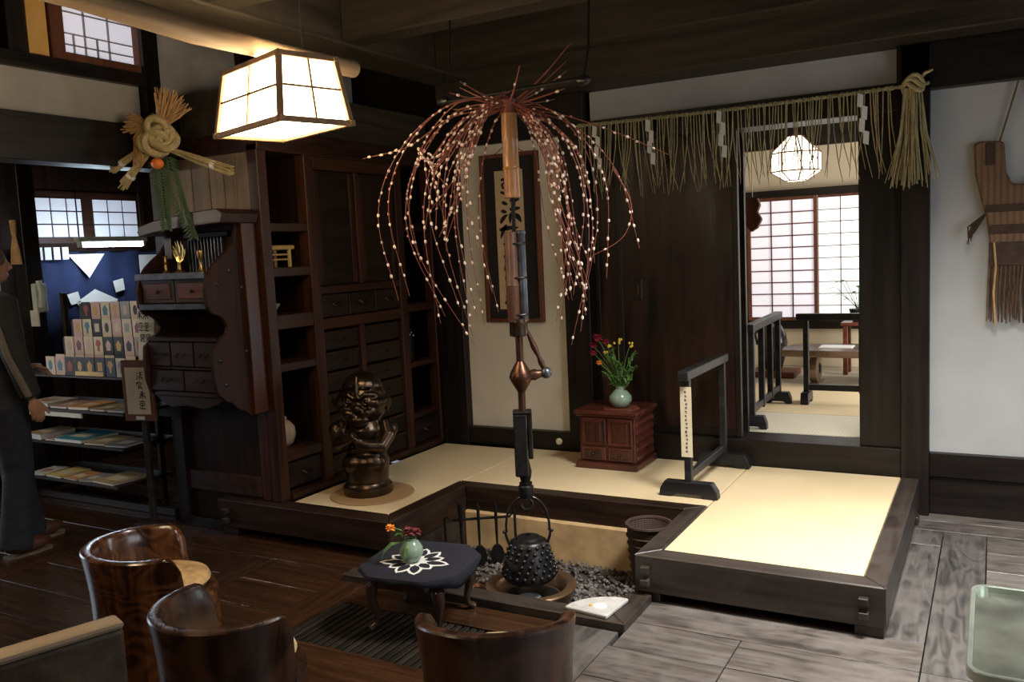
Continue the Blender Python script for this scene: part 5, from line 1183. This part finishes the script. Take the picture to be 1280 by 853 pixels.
# books and leaflets lying on the shelves
BK = [(.193, [(-6.18, .16, .22, .012, 'book_white', 'white'), (-5.98, .19, .24, .015, 'book_yellow', 'yellow'), (-5.77, .16, .2, .01, 'book_orange', 'orange'), (-5.60, .12, .2, .01, 'book_grey', 'grey'), (-5.46, .26, .28, .014, 'book_tan', 'tan')]),
      (.463, [(-6.16, .20, .26, .04, 'book_tan', 'thick tan'), (-5.94, .10, .24, .012, 'book_rose', 'rose'), (-5.83, .30, .30, .025, 'book_teal', 'teal'), (-5.50, .20, .26, .012, 'book_tan', 'thin tan'), (-5.28, .19, .25, .012, 'book_grey', 'grey')]),
      (.703, [(-6.15, .28, .24, .03, 'book_white', 'white'), (-5.84, .18, .24, .015, 'book_rose', 'rose'), (-5.64, .20, .26, .02, 'book_orange', 'orange-brown'), (-5.40, .16, .22, .012, 'book_tan', 'tan'), (-5.22, .16, .24, .012, 'book_white', 'cream white')])]
SHN = {.193: 'bottom', .463: 'middle', .703: 'upper'}
for z, lst in BK:
    for (x, w, d, h, mt, cn) in lst:
        o = thing('book', '%s book lying on the %s shelf of the display rack' % (cn, SHN[z]), 'book', (x+w/2, 3.69+d/2, z+.0005), rc.uniform(-.12, .12), 'books on the display rack')
        B('pages', 'paper_white', o, -w/2+.003, w/2-.003, -d/2+.003, d/2-.003, .001, max(h-.002, .004), 0); B('cover', mt, o, -w/2, w/2, -d/2, d/2, max(h-.0025, .0045), h+.001, 0)
        B('title_patch', 'paper_cream' if mt != 'book_white' else 'book_rose', o, -w*.3, w*.25, -d*.25, d*.1, h+.001, h+.0016, 0)
# fluorescent tubes
def tube_lamp(x, y, z, rz, label, rod, glow='tube_glow'):
    t = thing('fluorescent_lamp', label, 'lamp', (x, y, z), rz)
    B('fitting', 'phone_white', t, -.03, .03, -.32, .32, .035, .075); MB().tube([(0, -.29, .012), (0, .29, .012)], .016, 12).build('tube', glow, t, 0, True)
    for q in (-.29, .29): MB().tube([(0, q, .07), (0, q, rod-z)], .006, 5).build('hanger', 'iron', t); MB().box(-.02, .02, q-.012, q+.012, -.005, .04).build('end_cap', 'phone_white', t)
tube_lamp(-6.3, 4.65, 1.85, 0, 'glowing fluorescent tube fitting before the small paper windows of the shop', 3.285)
tube_lamp(-5.6, 2.0, 2.22, R(90), 'added fluorescent fill tube hung in front of the display rack', 3.285, 'added_tube_warm')  # added tube, out of view, brightens the books and postcards
# indigo cloth with white pattern
ic = wthing('indigo_hanging', 'indigo dyed cloth with white patterns hung on the shop wall', 'cloth', (-6.72, 4.8, 1.2))
cm = MB(); n = 30
vs_ = [(-6.74+.02*math.sin(k*.9), 4.22+1.25*k/n, z) for z in (1.0, 1.82) for k in range(n+1)]
icl = cm.add(vs_, [(k, k+1, n+1+k+1, n+1+k) for k in range(n)]).build('cloth', 'indigo_cloth', ic, 0, True); so_ = icl.modifiers.new('thick', 'SOLIDIFY'); so_.thickness = .004
MB().tube([(-6.74, 4.2, 1.82), (-6.74, 5.5, 1.82)], .012, 8).build('rod', 'dark_wood_y', ic)
for y in (4.24, 5.46): MB().bar((-6.852, y, 1.82), (-6.73, y, 1.82), .02).build('bracket', 'dark_wood_y', ic)
for o_ in ([(4.52, 1.80), (4.86, 1.80), (4.70, 1.60)], [(4.56, 1.40), (4.74, 1.50), (4.95, 1.40), (4.9, 1.32), (4.60, 1.32)], [(4.48, 1.47), (4.58, 1.49), (4.60, 1.40), (4.51, 1.38)], [(4.92, 1.56), (5.02, 1.58), (5.03, 1.48), (4.94, 1.46)]): MB().prism(o_, -6.705, -6.70, 'YZ').build('white_pattern', 'paper_white', ic)
B('white_panel', 'paper_white', ic, -6.70, -6.69, 5.20, 5.44, 1.0, 1.78, 0)
for k in range(4): B('paper_strip', 'paper_white', ic, -6.66, -6.655, 4.22+.075*k, 4.275+.075*k, 1.76, 1.86, 0)
# post with hand broom and telephone
struct(MB().box(-6.50, -6.36, 3.94, 4.07, 0, 3.28).build('trim_9', 'dark_wood_z', None, .004))
br = wthing('hand_broom', 'small straw hand broom hung on the dark post of the shop', 'broom', (-6.43, 3.95, 1.72))
MB().tube([(-6.42, 3.915, 2.06), (-6.42, 3.915, 1.95)], [.026, .020], 8).build('handle', 'straw_tan', br, 0, True)
bm_ = MB()
for i in range(40): a = rc.uniform(-1, 1); bm_.tube([(-6.42+a*.012, 3.915, 1.96), (-6.42+a*.045, 3.912+rc.uniform(-.01, .006), 1.84), (-6.42+a*.07, 3.912+rc.uniform(-.012, .004), 1.73)], .006, 4)
tag(bm_.build('bristles', 'straw_tan', br), kind='stuff')
ph = wthing('telephone', 'pale wall telephone on the side of the dark shop post', 'telephone', (-6.34, 4.03, 1.40))
B('base', 'phone_white', ph, -6.359, -6.31, 3.96, 4.06, 1.36, 1.58, .008); MB().tube([(-6.28, 3.98, 1.60), (-6.265, 3.98, 1.50), (-6.28, 3.98, 1.40)], [.022, .014, .022], 10).build('handset', 'phone_white', ph, 0, True); B('note_pad', 'paper_white', ph, -6.345, -6.25, 3.93, 3.94, 1.26, 1.38, 0)
# magazine shelf by the street door
mg = wthing('magazine_shelf', 'pale shelf of bright leaflets by the street door of the shop', 'shelf', (-6.7, 3.7, 0))
for y in (3.36, 3.86): B('side', 'phone_white', mg, -6.84, -6.60, y, y+.02, 0, 2.25)
for z in (.3, .8, 1.3, 1.62, 1.93, 2.23): B('shelf', 'phone_white', mg, -6.84, -6.58, 3.38, 3.86, z, z+.018)
for z, nn_ in ((1.318, 6), (1.638, 6), (1.948, 5)):
    for k in range(nn_):
        y = 3.40+k*.075; mt = ['card_red', 'book_white', 'book_yellow', 'book_teal', 'card_pink', 'book_orange'][(k*5+int(z*10)) % 6]; nmc = {'card_red': 'red', 'book_white': 'white', 'book_yellow': 'yellow', 'book_teal': 'teal', 'card_pink': 'pink', 'book_orange': 'orange'}[mt]
        o = tag(MB().box(-6.80, -6.62, y, y+.06, z+.001, z+.23+.02*rc.random()).build('leaflet_stack', mt, None), '%s stack of leaflets on the %s level of the pale shelf' % (nmc, {1.318: 'lower', 1.638: 'middle', 1.948: 'upper'}[z]), 'leaflets', 'leaflets on the pale shelf')
        B('cover_patch', 'paper_cream' if mt != 'book_white' else 'card_plum', o, -6.6195, -6.619, y+.012, y+.048, z+.06, z+.17, 0)

# ================================================================ PERSON
pe = thing('person', 'person in dark jacket with tan sleeve stripe, jeans and brown shoes beside the rack', 'person', (-5.13, 2.93, 0), R(-6))
def remesh(o, v=.012, it=4):
    r_ = o.modifiers.new('skin', 'REMESH'); r_.mode = 'VOXEL'; r_.voxel_size = v; r_.use_smooth_shade = True
    s_ = o.modifiers.new('soft', 'SMOOTH'); s_.factor = .5; s_.iterations = it; return o
# joints: local +Y is forward, +X is the person's right
HIP = [(s*.095, 0, .93) for s in (-1, 1)]; KNEE = [(-.11, .10, .50), (.115, .02, .50)]; ANK = [(-.11, .16, .09), (.125, -.04, .09)]
SH = [(s*.19, -.01, 1.49) for s in (-1, 1)]; EL = [(-.25, .06, 1.21), (.275, -.01, 1.20)]; WR_ = [(-.20, .27, 1.10), (.275, .06, .94)]
b = MB()
b.tube([(0, .0, .90), (0, .005, 1.05), (0, .01, 1.25), (0, -.005, 1.42), (0, -.01, 1.50), (0, .0, 1.56), (0, .02, 1.62)], [.105, .098, .109, .112, .07, .050, .055], 18, True, 1.33)
for i in (0, 1):
    s = -1 if i == 0 else 1
    b.tube([HIP[i], KNEE[i], ANK[i]], [.085, .055, .04], 12); b.tube([(s*.06, 0, 1.47), SH[i], EL[i], WR_[i]], [.06, .055, .042, .030], 12)
    b.ball((ANK[i][0], ANK[i][1]+.07, .045), .05, 10, 8, (.8, 1.9, .7))
    w = Vector(WR_[i]); d = (w-Vector(EL[i])).normalized(); q = Vector((0, 1, 0)) if i else Vector((1, 0, 0))
    pal = w+d*.055; b.ball(tuple(pal), .042, 10, 8, (.45, .95, 1.15) if i else (.95, 1.1, .45))
    up_ = Vector((0, 1, 0)) if i else Vector((1, 0, 0))
    for k in range(4):
        o_ = up_*(-.030+.020*k); L = (.070, .085, .080, .062)[3-k]
        p0_ = pal+d*.03+o_; inn = Vector((-1, 0, 0)) if i else Vector((0, 0, -1))
        b.tube([p0_, p0_+d*L*.5+inn*.006, p0_+d*L*.85+inn*.026], [.0105, .0095, .008], 7)
    b.tube([pal+up_*.035-d*.01, pal+up_*.058+d*.025, pal+up_*.062+d*.055], [.013, .011, .009], 7)
# head looking to the rack
b.ball((0, .035, 1.715), .088, 18, 14, (.88, 1.05, 1.22)); b.ball((0, .07, 1.655), .058, 14, 10, (.95, .95, .8)); b.tube([(0, .122, 1.735), (0, .148, 1.695), (0, .128, 1.685)], [.010, .016, .012], 8)
for s in (-1, 1):
    b.ball((s*.032, .112, 1.725), .013, 8, 6); b.ball((s*.084, .03, 1.70), .03, 8, 8, (.35, .7, 1)); b.tube([(0, .125, 1.657), (s*.022, .12, 1.655)], .006, 6)
remesh(b.build('body', 'skin', pe), .0065, 2)
h = MB(); h.ball((0, .015, 1.745), .100, 18, 12, (.93, 1.04, .98)); h.ball((0, -.035, 1.69), .080, 14, 10, (.98, .8, 1))
h.ball((0, .0, 1.79), .06, 12, 8, (1.1, 1.2, .7))
hair = remesh(h.build('hair', 'hair_brown', pe), .009, 2)
j = MB()
j.tube([(0, 0, .845), (0, .0, .95), (0, .005, 1.10), (0, .01, 1.30), (0, -.005, 1.44), (0, -.01, 1.52), (0, -.005, 1.575)], [.150, .146, .142, .150, .15, .10, .070], 20, True, 1.34)
for i in (0, 1):
    s = -1 if i == 0 else 1; e, w = Vector(EL[i]), Vector(WR_[i])
    j.tube([(s*.10, -.01, 1.50), SH[i], tuple(Vector(SH[i]).lerp(e, .5)), EL[i], tuple(e.lerp(w, .5)), tuple(e.lerp(w, .97))], [.075, .085, .074, .068, .060, .056], 14)
j.tube([(-.07, -.05, 1.56), (0, -.07, 1.58), (.07, -.05, 1.56), (.075, .03, 1.545)], .028, 8)
remesh(j.build('jacket', 'jacket_dark', pe), .011, 4)
sm_ = MB(); s0, e0, w0 = Vector(SH[1]), Vector(EL[1]), Vector(WR_[1])
pts = [s0+Vector((.03, -.070, -.03)), s0.lerp(e0, .5)+Vector((.03, -.064, 0)), e0+Vector((.035, -.052, 0)), e0.lerp(w0, .5)+Vector((.040, -.040, 0)), e0.lerp(w0, .93)+Vector((.042, -.030, 0))]
sm_.tube(pts, .020, 10); sm_.build('sleeve_stripe', 'jacket_stripe', pe, 0, True)
t = MB()
t.tube([(0, 0, .98), (0, 0, .90), (0, 0, .82)], [.135, .14, .115], 18, True, 1.25)
for i in (0, 1): t.tube([(HIP[i][0], HIP[i][1], .90), tuple(Vector(HIP[i]).lerp(Vector(KNEE[i]), .5)), KNEE[i], tuple(Vector(KNEE[i]).lerp(Vector(ANK[i]), .5)), (ANK[i][0], ANK[i][1]-.005, .05)], [.115, .100, .085, .083, .092], 16)
remesh(t.build('jeans', 'jeans', pe), .011, 4)
for i in (0, 1):
    x, y, _ = ANK[i]
    o = MB(); o.ball((x, y+.065, .055), .062, 14, 10, (.78, 2.25, .72)); o.ball((x, y, .075), .055, 10, 8, (.85, 1, .9)); sh_ = remesh(o.build('shoe', 'shoe_leather', pe), .008, 2)
    MB().prism([(x+p*1.0, y+q) for p, q in ((-.035, -.07), (.035, -.07), (.045, 0), (.05, .11), (.035, .185), (0, .205), (-.035, .185), (-.05, .11), (-.045, 0))], .0005, .014, 'XY').build('sole', 'shoe_sole', sh_)
